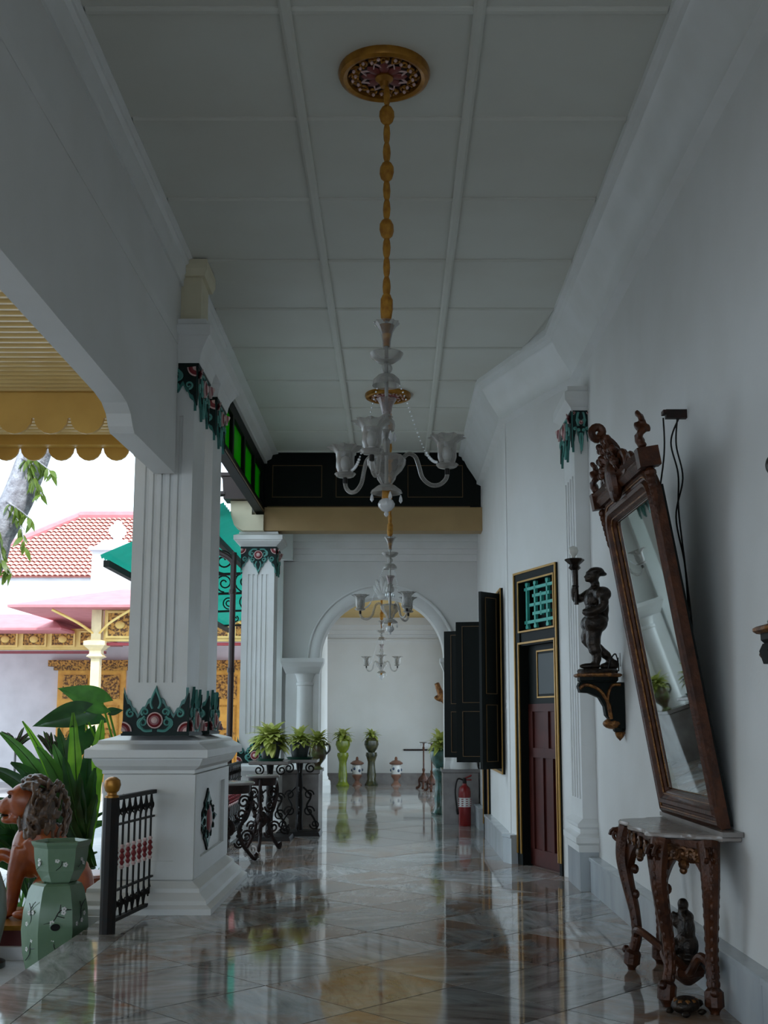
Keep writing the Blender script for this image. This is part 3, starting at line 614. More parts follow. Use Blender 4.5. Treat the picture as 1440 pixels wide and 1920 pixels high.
mb = MB(); mb.rects([(fx0-o_, fx1+o_, fy0-o_, fy1+o_, z) for o_, z in ((.2, 0), (.2, .1), (.1, .2), (.1, .75), (.18, .82), (.18, .88), (.02, .92))]); part('pedestal', mb, 'white', c2, smooth=0)
# carved band on the pilaster capital
lotus(pil, (1.69, 10.65, 4.41), (0, -1, 0), -1, .70, .42); lotus(pil, (1.755, 10.32, 4.41), (1, 0, 0), -1, .15, .42)
# cream bracket, brown hopper and downpipe at the far column
mb = MB(); mb.prism([(-2.36, 4.62), (-2.35, 4.42), (-2.30, 4.27), (-2.18, 4.19), (-1.882, 4.19), (-1.882, 4.42), (-2.05, 4.42), (-2.05, 4.62)], 15.75, 16.1, XZ); tag(part('cream_corbel', mb, 'cream', None, smooth=0), 'cream curved corbel block on top of the far column', 'corbel')
dp = thing('downpipe', 'brown downpipe running from a box hopper down the far column', 'pipe')
mb = MB(); mb.rects([(-2.44, -2.03, 15.62, 15.98, 4.625), (-2.46, -2.01, 15.60, 16.0, 4.94), (-2.49, -1.98, 15.58, 16.0, 4.95), (-2.49, -1.98, 15.58, 16.0, 5.0)]); part('hopper', mb, 'downpipe', dp, smooth=0)
mb = MB(); mb.tube(bez([(-2.42, 15.64, 4.70), (-2.51, 15.64, 4.69), (-2.56, 15.64, 4.60), (-2.56, 15.64, 3.98), (-2.52, 15.64, 3.88), (-2.36, 15.64, 3.79), (-2.285, 15.64, 3.70), (-2.28, 15.64, 3.55), (-2.29, 15.64, .0)], 8), .042, 10); part('pipe', mb, 'downpipe', dp)
for z in (.9, 2.2, 3.3):
    mb = MB(); mb.lathe([(.052, -.03), (.052, .03)], 12, Matrix.Translation((-2.285, 15.64, z))); part('pipe_clip', mb, 'downpipe', dp)
# ================================================================ garden canopy (ochre slats, scalloped boards)
can = thing('ochre_canopy', 'ochre slatted canopy with scalloped boards outside the left opening', 'canopy')
KZ = 4.12
mb = MB(); mb.box((-14, -6, KZ+.05), (-2.0, 10.33, KZ+.18)); part('roof_deck', mb, 'yellow', can, smooth=0)  # deck and slats extended out of view to shade the near opening
sl = None
for k in range(102):
    y = -.6+k*.105
    if 8.66 < y < 8.96 or y > 10.1: continue
    mb = MB(); mb.loft([[(x, y, KZ+.05), (x, y, KZ+.02), (x, y+.02, KZ-.005), (x, y+.05, KZ-.005), (x, y+.07, KZ+.02), (x, y+.07, KZ+.05)] for x in (-14, -2.0)])
    part('slat', mb, 'slat', can, smooth=0)
def scallop(y, zt, zb, r, x0=-9, x1=-2.0):
    mb = MB(); n = int((x1-x0)/(2*r)); pts = [(x1, zt), (x0, zt)]
    x1e = x0+n*2*r; pts = []
    for i in range(n):
        for k in range(9):
            a = PI*k/8; pts.append((x0+(2*i+1)*r-r*.93*math.cos(a), zb+.05-(.05+r*.55)*math.sin(a)))
    pts = pts+[(x1e, zt), (x0, zt)]
    mb.prism(pts, y, y+.03, XZ); return mb
part('scalloped_board', scallop(8.74, KZ+.05, 3.86, .145), 'yellow', can, smooth=0)
part('scalloped_board', scallop(10.3, KZ+.02, 4.0, .13), 'yellow', can, smooth=0)
mb = MB(); mb.box((-9, 8.77, KZ-.1), (-2.0, 8.95, KZ+.06)); mb.box((-9, 10.18, KZ-.07), (-2.0, 10.33, KZ+.1)); split('cross_beam', mb, 'yellow', can)
mb = MB(); mb.box((-4.05, 10.15, GZ), (-3.93, 10.3, KZ+.06)); part('post', mb, 'paleyel', can, smooth=0)
# ================================================================ iron railings
def railing(name, label, xa, ya, xb, yb, n, post=None):
    L = math.hypot(xb-xa, yb-ya); t = thing(name, label, 'railing', (xa, ya, 0), math.atan2(yb-ya, xb-xa)-PI/2)
    if post is not None:
        mb = MB(); mb.lathe([(.058, 0), (.058, .95)], 10, Matrix.Translation((0, post, 0))); part('newel_post', mb, 'iron', t)
        mb = MB(); mb.lathe([(.05, .95), (.05, .965), (.035, .97), (.035, .985), (.05, 1.0), (.062, 1.04), (.055, 1.075), (.03, 1.095), (.001, 1.1)], 16, Matrix.Translation((0, post, 0))); part('gold_ball', mb, 'gold', t, label='gold ball finial')
    mb = MB(); mb.box((-.022, 0, .925), (.022, L, .955)); mb.box((-.012, 0, .74), (.012, L, .755)); mb.box((-.012, 0, .27), (.012, L, .285)); mb.box((-.02, 0, .06), (.02, L, .085)); split('rail', mb, 'iron', t)
    bal = MB(); bal.lathe([(.009, .06), (.009, .94)], 6)
    bm = bal.mesh('baluster'); knot = MB(); knot.lathe([(.010, .445), (.020, .465), (.010, .48), (.024, .505), (.010, .53), (.020, .545), (.010, .565)], 8); km = knot.mesh('red_knot')
    wk = MB(); wk.lathe([(.010, -.014), (.019, 0), (.010, .014)], 8); wm = wk.mesh('white_collar')
    sc = MB()
    for z, f in ((.84, 1), (.17, -1)):
        for q in (-1, 1): sc.tube(spiral((0, q*.032, z), (0, q, 0), (0, 0, f), .028, .008, -PI/2, 1.0, 10)+[(0, q*.004, z+f*.09)], .007, 4)
        sc.tube([(0, 0, z-.07*f), (0, .045, z), (0, 0, z+.08*f)], .007, 4)
    sm = sc.mesh('scroll')
    for k in range(n):
        y = L*(k+.5)/n
        b = link('baluster', bm, 'iron', t, (0, y, 0)); link('red_knot', km, 'crimson', b); link('white_collar', wm, 'pinkw', b, (0, 0, .43)); link('white_collar', wm, 'pinkw', b, (0, 0, .58)); link('scroll', sm, 'iron', b)['kind'] = 'stuff'
    return t
railing('iron_railing', 'short black iron railing with gold ball newel by the pedestal', -2.05, 8.36, -1.945, 9.22, 7, -.06)
railing('iron_railing', 'long black iron railing behind the potted plant stands', -2.12, 11.26, -2.12, 15.65, 30)
# ================================================================ garden court beyond the columns
# tiled hall with white parapet
hall = thing('tiled_hall', 'white hall with terracotta tiled hip roof behind the court', 'building')
ez, ey, rz_, ry = 7.0, 43.0, 9.95, 46.5
mb = MB(); mb.add([(-17.6, ey, ez), (-3.6, ey, ez), (-7.0, ry, rz_), (-13.3, ry, rz_), (-17.6, 50, ez), (-3.6, 50, ez)], [(0, 1, 2, 3), (0, 3, 4), (1, 5, 2), (3, 2, 5, 4)]); rf = part('roof', mb, 'rooftile', hall, smooth=0)
mb = MB(); rows = 18; L = Vector((0, ry-ey, rz_-ez)); nrm = Vector((0, -(rz_-ez), ry-ey)).normalized()
for i in range(rows):
    t0 = i/rows; t1 = (i+1.12)/rows
    xl = -17.6+4.3*(i+.6)/rows; xr = -3.6-3.4*(i+.6)/rows
    x = xl
    while x < xr:
        p0 = Vector((0, ey, ez))+L*t0; p1 = Vector((0, ey, ez))+L*t1
        g_ = []
        for p, h in ((p0, .10), (p1, .035)):
            g_.append([tuple(Vector((x+dx, p.y, p.z))+nrm*(h+q)) for dx, q in ((0, -.035), (.05, .03), (.12, .045), (.19, 0), (.205, -.035))])
        mb.sheet(g_); x += .21
o = part('roof_tile_courses', mb, 'rooftile', rf); o['kind'] = 'stuff'
mb = MB(); mb.tube([(-17.7, ey-.05, ez+.1), (-13.3, ry, rz_+.12)], .16, 8); mb.tube([(-13.3, ry, rz_+.12), (-7.0, ry, rz_+.12)], .2, 8); mb.tube([(-3.5, ey-.05, ez+.1), (-7.0, ry, rz_+.12)], .16, 8); split('ridge_tiles', mb, 'pinkroof', rf, 35)
mb = MB(); mb.box((-19, 43.1, GZ), (-3.4, 49.8, 7.0)); part('parapet_wall', mb, 'courtwall', hall, smooth=0)
tw = thing('finial_pier', 'white stepped gate pier topped by an urn finial', 'pier', (-10.05, 40, 0))
mb = MB(); mb.rects([(-a, a, -a, a, z) for a, z in ((.72, GZ), (.72, 5.6), (.9, 5.65), (.9, 5.8), (.72, 5.85), (.70, 7.45), (.82, 7.5), (.82, 7.62), (.62, 7.66), (.42, 7.9), (.25, 7.95))]); part('pier_body', mb, 'courtwall', tw, smooth=0)
mb = MB(); mb.lathe([(.2, 7.95), (.14, 8.02), (.30, 8.2), (.33, 8.35), (.24, 8.5), (.12, 8.55), (.16, 8.62), (.05, 8.7)], 16); part('urn', mb, 'courtwall', tw)
# court house: white wall with ochre carved doors
hs = thing('court_house', 'pale court house wall with ochre carved doors', 'building', (0, 36, 0))
mb = MB(); mb.box((-16, 0, GZ), (-2.4, .4, 5.4)); part('wall', mb, 'courtwall', hs, smooth=0)
for x0, x1 in ((-10.75, -8.6), (-5.85, -4.0)):
    mb = MB(); mb.box((x0, -.12, GZ), (x1, 0, 3.1)); d = part('carved_door', mb, 'ochredoor', hs, smooth=0)
    mb = MB(); mb.box((x0-.28, -.3, 3.22), (x1+.28, 0, 3.42)); mb.box((x0-.12, -.22, 3.1), (x1+.12, 0, 3.22)); split('lintel', mb, 'carved', d)
    W = x1-x0
    for k in range(2):
        a = x0+W*(.08+.48*k); b = a+W*.36
        mb = MB(); mb.box((a, -.16, 2.2), (b, -.12, 2.95)); part('fretwork', mb, 'carved', d, smooth=0)
        mb = MB(); frame_gold(mb, a, b, .0, 2.0, -.15, .05, None); part('moulding', mb, 'gold', d, smooth=0)
        mb = MB(); mb.tube(spiral(((a+b)/2, -.15, 1.0), (1, 0, 0), (0, 0, 1), .3, .05, 0, 1.6, 20), .025, 5); part('carved_scroll', mb, 'carved', d)
# ochre pavilion with pink roofs
pv = thing('ochre_pavilion', 'ochre pavilion with faded pink roofs and carved frieze panels', 'pavilion')
def hip(x0, x1, y0, y1, z0, z1, ix, iy):
    mb = MB(); mb.add([(x0, y0, z0), (x1, y0, z0), (x1, y1, z0), (x0, y1, z0), (x0+ix, y0+iy, z1), (x1-ix, y0+iy, z1), (x1-ix, y1-iy, z1), (x0+ix, y1-iy, z1)] , [(0, 1, 5, 4), (1, 2, 6, 5), (2, 3, 7, 6), (3, 0, 4, 7), (4, 5, 6, 7)])
    mb.add([(x0, y0, z0-.06), (x1, y0, z0-.06), (x1, y1, z0-.06), (x0, y1, z0-.06), (x0, y0, z0), (x1, y0, z0), (x1, y1, z0), (x0, y1, z0)], [(0, 1, 5, 4), (1, 2, 6, 5), (2, 3, 7, 6), (3, 0, 4, 7), (3, 2, 1, 0)]); return mb
split('roof', hip(-9.25, -3.25, 26.6, 36.0, 4.25, 4.92, 2.1, 2.6), 'pinkroof', pv); split('roof', hip(-14, -8.75, 29.3, 36.0, 3.92, 4.45, .9, 1.9), 'pinkroof', pv)
def frieze(xa, xb, y, z0, z1, n):
    mb = MB(); mb.box((xa, y, z0), (xb, y+.12, z1)); f = part('frieze', mb, 'paleyel', pv, smooth=0)
    for k in range(n):
        a = xa+(xb-xa)*k/n+.07; b = xa+(xb-xa)*(k+1)/n-.07
        mb = MB(); mb.box((a, y-.03, z0+.10), (b, y, z1-.08)); part('carved_panel', mb, 'carved', f, smooth=0)
        mb = MB(); frame_gold(mb, a-.02, b+.02, z0+.08, z1-.06, y-.05, .05, None); part('panel_moulding', mb, 'paleyel', f, smooth=0)
        mb = MB(); mb.ball(((a+b)/2, y-.05, (z0+z1)/2), (.12, .04, .10), 8, 6); part('rosette', mb, 'paleyel', f)
    mb = MB(); mb.box((xa, y-.04, z0-.10), (xb, y+.1, z0-.03)); part('red_fillet', mb, 'crimson', f, smooth=0)
frieze(-12.6, -7.9, 30.6, 3.42, 4.0, 6); frieze(-7.1, -3.2, 27.3, 3.42, 4.22, 5)
for x, y in ((-7.28, 27.35), (-3.35, 27.35), (-12.4, 30.7)):
    mb = MB(); mb.rects([(x-a, x+a, y-a, y+a, z) for a, z in ((.2, GZ), (.2, .2), (.11, .3), (.105, 3.0), (.2, 3.05), (.14, 3.12), (.14, 3.2), (.26, 3.32), (.26, 3.42), (.12, 3.46), (.12, 4.25))]); cpt = part('post', mb, pm('cream_white_paint', (.78, .64, .38), .5), pv, smooth=0)
    mb = MB()
    for q in ((-1, 1) if x < -4 else (-1,)): mb.tube(bez([(x+q*.08, y-.1, 3.62), (x+q*.4, y-.35, 3.86), (x+q*.95, y-.6, 4.15)], 6), .035, 4)
    split('bracket', mb, 'paleyel', cpt, 35)
cb_ = thing('added_shade_building', 'white building added out of view on the left to block sky light', 'building', (-16, 0, 0))  # building added out of view to darken the near gallery
mb = MB(); mb.box((-1, -6, GZ), (0, 7, 4.6)); part('wall', mb, 'courtwall', cb_, smooth=0)
mb = MB(); mb.prism([(-4, 6.4), (.9, 4.5), (.9, 4.6), (-4, 6.5)], -6.5, 7.5, XZ); part('roof', mb, 'rooftile', cb_, smooth=0)
# green sheet lean-to with iron scroll trusses
gc = thing('green_canopy', 'green corrugated lean-to roof with iron scroll brackets by the downpipe', 'canopy')
XH, ZH, XL, ZL = -2.35, 4.45, -4.02, 3.72
for k in range(12):
    y0 = 15.1+k*.95; rows_ = []
    for (x, z) in ((XH, ZH), ((XH+XL)/2, (ZH+ZL)/2), (XL, ZL)):
        rows_.append([(x, y0+.97*i/24, z+.022*math.cos(i/24*2*PI*6)) for i in range(25)])
    mb = MB(); mb.sheet(rows_); part('roof_sheet', mb, 'greensheet', gc)
for x, z in ((XL+.1, ZL-.03), (XH-.3, ZH-.2)):
    mb = MB(); mb.box((x-.04, 15.05, z-.12), (x+.04, 26.5, z-.03)); part('purlin', mb, 'blackwood', gc, smooth=0)
mb = MB(); mb.box((-3.55, 15.3, 3.86), (-3.25, 15.34, 4.02)); part('junction_box', mb, 'blackwood', gc, smooth=0)
for y in (16.9, 19.4, 22.4, 25.6):
    mb = MB(); mb.tube([(XH, y, 3.72), (XL+.05, y, 3.66)], .022, 6); br = part('tie_bar', mb, 'iron', gc)
    mb = MB()
    for i, x in enumerate((-2.62, -2.98, -3.34, -3.66)):
        r = .20-.035*i; mb.tube(spiral((x, y, 3.72+r), (-1, 0, 0), (0, 0, 1), r, .03, -PI/2, 1.7, 26), .014, 5)
    split('scroll', mb, 'iron', br, 35)
# garden tree
tr = thing('garden_tree', 'leaning pale barked tree with drooping leaves beyond the scalloped canopy', 'tree', (-6.9, 14, GZ))
mb = MB(); mb.tube(bez([(0, 0, -.05), (.8, 0, 1.9), (1.75, 0, 4.0), (2.15, 0, 4.85), (2.5, 0, 6.2), (2.6, 0, 7.5)], 6), [.30]*7+[.26]*6+[.20]*12+[.16]*6, 12); part('trunk', mb, 'bark', tr)
bl = MB(); bl.sheet([[(u*wd, t*.17, -.06*t*t*1.2) for u in (-1, 0, 1)] for t, wd in ((0, .002), (.25, .022), (.5, .028), (.75, .018), (1, .001))]); lm = bl.mesh('leaf')
rnd = random.Random(3)
def tat(px, py, Y=13.8):   # where a twig of the tree hangs, in garden coordinates
    u = (px-741)/2100; v = (1045.4-py)/2100; c_, s_ = math.cos(math.atan(.146)), math.sin(math.atan(.146)); t = Y/(c_-v*s_)
    return Vector((u*t+6.9, Y-14, 1.5+t*(s_+v*c_)-GZ))
for pts in (((45, 848), (75, 868), (98, 885)), ((45, 855), (62, 890), (80, 930)), ((12, 940), (35, 955), (60, 975)), ((14, 950), (38, 985), (46, 1025)), ((-10, 985), (5, 1050), (22, 1075)), ((-12, 960), (0, 1015), (2, 1062)), ((40, 860), (55, 868), (60, 905))):
    P = bez([tat(*p) for p in pts], 8); mb = MB(); mb.tube(P, [.012-.008*i/len(P) for i in range(len(P))], 5); tg = part('twig', mb, 'bark', tr)
    for k in range(17):
        p = Vector(P[int(len(P)*(.2+.8*k/17))-0 if int(len(P)*(.2+.8*k/17)) < len(P) else -1]); s_ = rnd.uniform(.75, 1.25)
        link('leaf', lm, 'leafyel', tg, tuple(p), (rnd.uniform(-1.5, -.3), rnd.uniform(-.6, .6), rnd.uniform(0, 2*PI)), s_)
# ================================================================ ceiling rose and chandeliers
def rose(x, y, label):
    t = thing('ceiling_rose', label, 'ceiling rose', (x, y, CZ), 0, 'ceiling roses above the chandeliers')
    mb = MB(); mb.lathe([(.272, .0), (.276, -.02), (.266, -.045), (.244, -.055), (.222, -.045), (.217, -.02)], 40, None, None, False); part('gold_rim', mb, 'gold', t)
    mb = MB(); mb.lathe([(.225, -.005), (.222, -.02), (.001, -.022)], 40); part('dark_ground', mb, pm('maroon_paint', (.04, .012, .010), .5), t)
    pt = MB(); pt.ball((.085, 0, -.03), (.055, .032, .014), 8, 6); pm_ = pt.mesh('petal')
    for k in range(8): link('petal', pm_, pm('rose_petal_paint', (.20, .035, .03), .45) if k == 0 else None, t, None, (0, 0, k*PI/4))
    ed = MB()
    for k in range(8):
        a = k*PI/4+PI/8; ed.tube([(.10*math.cos(a-.3), .10*math.sin(a-.3), -.034), (.145*math.cos(a), .145*math.sin(a), -.034), (.10*math.cos(a+.3), .10*math.sin(a+.3), -.034)], .007, 5)
    part('petal_edging', ed, 'pinkw', t)['kind'] = 'stuff'
    lf = MB(); lf.tube(spiral((0, 0, 0), (1, 0, 0), (0, 1, 0), .034, .006, 0, 1.3, 14), .008, 5); lf.ball((.012, .02, -.008), .009, 6, 5); lf.ball((-.02, -.012, -.008), .009, 6, 5)
    lmh = lf.mesh('leaf_scroll')
    for k in range(16):
        a = k*PI/8; link('leaf_scroll', lmh, 'gold', t, (.178*math.cos(a), .178*math.sin(a), -.03), (0, 0, a))['kind'] = 'stuff'
    bd = MB(); bd.ball((0, 0, 0), .011, 6, 5); bm_ = bd.mesh('pink_bud')
    for k in range(24):
        a = k*PI/12+.1; link('pink_bud', bm_, 'pinkw', t, ((.172+.02*(k % 2))*math.cos(a), (.172+.02*(k % 2))*math.sin(a), -.042))
    mb = MB(); mb.lathe([(.05, -.02), (.055, -.05), (.03, -.07), (.022, -.10)], 16); part('hub', mb, 'gold', t)
    return t
def ruffle(n, amp, z0, z1):
    return lambda a, z: 1+amp*math.sin(n*a)*max(0, min(1, (z-z0)/(z1-z0)))
def chandelier(label, x, y, zb, ztop, angs, cord=True):
    """zb = height of the lowest finial"""
    t = thing('chandelier', label, 'chandelier', (x, y, zb), 0, 'glass chandeliers along the gallery'); H = ztop-zb
    # cloth covered chain
    if cord:
        lz = MB(); lz.lathe([(.013, -.055), (.019, -.035), (.022, 0), (.019, .035), (.013, .055)], 12, None, lambda a, z: 1+.07*math.cos(8*a)); lm_ = lz.mesh('cloth_link')
        bz = MB(); bz.lathe([(.015, -.058), (.034, -.04), (.043, -.01), (.041, .022), (.028, .045), (.013, .056)], 14, None, lambda a, z: 1+.05*math.cos(10*a)); bm_ = bz.mesh('cloth_ball')
        z = 1.30; k = 0; zt = H-(.10 if H > 2.5 else .0)
        step = .115; n = int((zt-z)/step)
        step = (zt-z)/n
        for i in range(n):
            big = (i % 2 == 1) if False else (i % 3 == 0 and i > 0)
            link('cloth_ball' if big else 'cloth_link', bm_ if big else lm_, 'cloth', t, (0, 0, z+step*(i+.5)), (0, 0, i*.7), (1, 1, step/.11))
        mb = MB(); mb.lathe([(.016, 1.15), (.030, 1.17), (.036, 1.22), (.034, 1.28), (.022, 1.31)], 14, None, lambda a, z: 1+.10*math.cos(5*a+z*40)); part('cloth_wrap', mb, 'cloth', t)
    # stem and glass cups from the top down
    mb = MB(); mb.tube([(0, 0, .12), (0, 0, 1.16)], .011, 8); part('stem', mb, 'amberglass' if False else 'silver', t)
    mb = MB(); mb.lathe([(.022, .985), (.024, 1.03), (.035, 1.08), (.055, 1.12), (.075, 1.14), (.072, 1.142), (.05, 1.115), (.03, 1.07)], 24, None, ruffle(10, .10, 1.08, 1.14), False); part('trumpet_cup', mb, 'clearglass', t)
    mb = MB(); mb.lathe([(.018, 1.0), (.022, 1.05), (.034, 1.10), (.045, 1.125)], 14); part('cloth_liner', mb, 'cloth', t)
    mb = MB(); mb.lathe([(.015, .90), (.05, .905), (.085, .93), (.098, .955), (.095, .957), (.08, .935), (.045, .912)], 24, None, ruffle(12, .05, .92, .955), False); part('ruffled_dish', mb, 'glass', t)
    mb = MB(); mb.ball((0, 0, .868), .034, 14, 10); part('glass_ball', mb, 'glass', t)
    mb = MB(); mb.lathe([(.012, .835), (.05, .825), (.075, .80), (.082, .765), (.079, .765), (.07, .80), (.045, .82)], 24, None, None, False); part('dome_cup', mb, 'glass', t)
    mb = MB(); mb.lathe([(.022, .585), (.028, .61), (.036, .65), (.058, .685), (.055, .687), (.032, .65), (.02, .61)], 20, None, ruffle(8, .10, .64, .685), False); part('flower_cup', mb, 'pinkglass', t)
    mb = MB(); mb.lathe([(.022, .49), (.045, .50), (.05, .53), (.045, .555), (.03, .57), (.038, .58), (.02, .595)], 20); part('barrel_cup', mb, 'glass', t)
    mb = MB(); mb.lathe([(.018, .36), (.018, .49)], 12, None, lambda a, z: 1+.12*math.cos(6*a)); part('ribbed_tube', mb, 'clearglass', t)
    dr = MB(); dr.lathe([(.001, -.035), (.010, -.022), (.008, -.005), (.002, .012)], 8); drm = dr.mesh('crystal_drop')
    for k in range(6): link('crystal_drop', drm, 'crystal', t, (.046*math.cos(k*PI/3), .046*math.sin(k*PI/3), .475), None, 1.2)
    mb = MB(); mb.lathe([(.03, .185), (.04, .20), (.05, .215), (.055, .235), (.085, .265), (.105, .30), (.108, .33), (.09, .352), (.03, .36)], 28, None, lambda a, z: 1+.03*math.cos(14*a)); part('centre_bowl', mb, 'glass', t)
    mb = MB(); mb.lathe([(.02, .185), (.05, .178), (.078, .155), (.086, .135), (.082, .135), (.05, .165), (.02, .172)], 24, None, lambda a, z: 1+(.06*math.cos(10*a) if z < .16 else 0), False); part('lower_dish', mb, 'glass', t)
    for k in range(4):
        a = k*PI/2+.26; link('crystal_drop', drm, 'crystal', t, (.084*math.cos(a), .084*math.sin(a), .118), None, 1.05)
    mb = MB(); mb.lathe([(.026, .10), (.024, .17)], 12); part('cloth_liner', mb, 'cloth', t)
    mb = MB(); mb.lathe([(.001, 0), (.010, .006), (.014, .016), (.010, .028), (.026, .036), (.044, .058), (.046, .075), (.036, .095), (.022, .105)], 24, None, lambda a, z: 1+.045*math.cos(16*a)*(z > .033)); part('glass_finial', mb, pm('milk_glass', (.60, .60, .60), .15, 0, None, 20), t)
    # arms
    for k, a in enumerate(angs):
        R = .345
        pth = bez([(.085, 0, .30), (.10, 0, .345), (.13, 0, .365), (.165, 0, .345), (.185, 0, .29), (.205, 0, .225), (.25, 0, .185), (.30, 0, .185), (.335, 0, .215), (R, 0, .245)], 5)
        mb = MB(); mb.tube(pth, .0125, 10); arm_o = part('arm', mb, 'glass', t, None, (0, 0, a))
        mb = MB(); mb.lathe([(.010, .24), (.014, .245), (.014, .275), (.010, .28)], 10, Matrix.Translation((R, 0, 0))); part('socket', mb, 'iron', arm_o)
        mb = MB(); mb.lathe([(.012, .278), (.05, .285), (.064, .302), (.060, .304), (.045, .294), (.012, .290)], 22, Matrix.Translation((R, 0, 0)), lambda q, z: 1+.04*math.cos(9*q), False); part('drip_pan', mb, 'glass', arm_o)
        mb = MB(); mb.lathe([(.020, .295), (.044, .312), (.054, .345), (.053, .39), (.057, .425), (.078, .45), (.100, .462), (.097, .464), (.074, .454), (.053, .43), (.049, .39), (.05, .345), (.04, .316)], 30, Matrix.Translation((R, 0, 0)), ruffle(9, .16, .425, .462), False); part('tulip_shade', mb, 'glass', arm_o)
        mb = MB(); mb.lathe([(.018, .29), (.018, .33), (.026, .345), (.03, .37), (.022, .40), (.001, .41)], 12, Matrix.Translation((R, 0, 0))); part('bulb', mb, 'offwhite', arm_o)
    # bead strings from ring to arms
    for k, a in enumerate(angs):
        if k == 2: continue
        p0 = Vector((.078*math.cos(a), .078*math.sin(a), .765)); p1 = Vector((.285*math.cos(a), .285*math.sin(a), .315)); mb = MB()
        for i in range(26):
            f = i/25; p = p0.lerp(p1, f); p.z -= .13*math.sin(PI*f)*f; p.x += .0; mb.ball(p, .0055 if i < 18 else .0095, 6, 5)
        part('bead_string', mb, 'crystal', t)['kind'] = 'stuff'
    return t
rose(-.066, 6.22, 'carved gold rimmed ceiling rose above the nearest chandelier')
chandelier('nearest glass chandelier with tulip shades under the gold rimmed rose', -.05, 6.22, 2.64, CZ, (0.0, 2.36, 4.49))
rose(-.085, 12.92, 'carved ceiling rose seen just above the nearest chandelier shades')
chandelier('second glass chandelier hanging before the arch', -.06, 12.92, 2.485, CZ, (PI, .9, 5.3))
chandelier('farthest glass chandelier hanging in the room beyond the arch', -.26, 21.5, 2.27, 4.0, (2.6, 4.7, .5))
M['giltmid'] = pm('half_rubbed_gilt_wood', (.13, .05, .014), .32, .4, (.035, .013, .006), 24, .5, .3, 60)
# ================================================================ mirror on its console table
ct = thing('console_table', 'carved gilt console table with serpentine marble top under the mirror', 'table', (1.815, 6.68, 0), PI/2)
# local: x along the wall (+x = far), y = out of the wall (towards corridor)
def serp(s, y0=0.0):
    P = [(-.66*s, 0), (-.66*s, .10), (-.60*s, .13), (-.56*s, .22), (-.50*s, .26), (-.47*s, .36*s), (-.38*s, .44*s), (-.20*s, .42*s), (0, .46*s), (.20*s, .42*s), (.38*s, .44*s), (.47*s, .36*s), (.50*s, .26), (.56*s, .22), (.60*s, .13), (.66*s, .10), (.66*s, 0)]
    return P
def ser2(s): 
    P = serp(s); return [P[0]]+[(p[0], p[1]) for p in bez([(*q, 0) for q in P[1:-1]], 4)]+[P[-1]]
mb = MB(); mb.loft([[(x, y, z) for x, y in reversed(ser2(s))] for s, z in ((.975, .870), (1.0, .878), (1.0, .892), (.985, .900))]); part('marble_top', mb, pm('grey_brown_marble_top', (.33, .285, .26), .22, 0, (.22, .185, .165), 5, .5, 0, None, 8), ct, smooth=40)
mb = MB(); mb.box((-.70, 0, .900), (.70, .11, .925)); part('mirror_shelf', mb, M['brownmarble'], ct, smooth=0)
# apron with arched lower edges
def apron(p, q, n=20, dip=.16):
    p = Vector((*p, 0)); q = Vector((*q, 0)); mb = MB(); rings = []; dd = (q-p).normalized(); nn = Vector((-dd.y, dd.x, 0))
    for i in range(n+1):
        f = i/n; e = abs(2*f-1); zl = .870-.085-dip*1.15*(e**2.4)-.04*max(0, 1-abs(f-.5)/.10)
        c = p.lerp(q, f); rings.append([tuple(c-nn*.015+Vector((0, 0, .87))), tuple(c+nn*.015+Vector((0, 0, .87))), tuple(c+nn*.02+Vector((0, 0, zl))), tuple(c-nn*.02+Vector((0, 0, zl)))])
    mb.loft(rings); return mb
LEG = {'nb': (-.60, .16), 'nf': (-.44, .365), 'ff': (.44, .365), 'fb': (.60, .16)}
for a, b in (('nb', 'nf'), ('nf', 'ff'), ('ff', 'fb')):
    o = part('apron', apron(LEG[a], LEG[b], 24, .17), 'gilt', ct, smooth=50)
    A = Vector((*LEG[a], .80)); B = Vector((*LEG[b], .80)); d = (B-A).normalized(); nn = Vector((-d.y, d.x, 0)); mb = MB()
    for f in (.18, .32, .5, .68, .82):
        c = A.lerp(B, f)+nn*.03
        mb.tube(spiral(c, d, (0, 0, 1), .045, .010, f*9, 1.4, 18), .011, 5); mb.ball(c, .016, 6, 5)
    m_ = A.lerp(B, .5); mb.ball(m_+nn*.025-Vector((0, 0, .055)), (.05, .03, .03), 8, 6); mb.ball(m_+nn*.03-Vector((0, 0, .085)), (.022, .022, .022), 8, 6)
    part('carving', mb, 'giltmid', o)['kind'] = 'stuff'
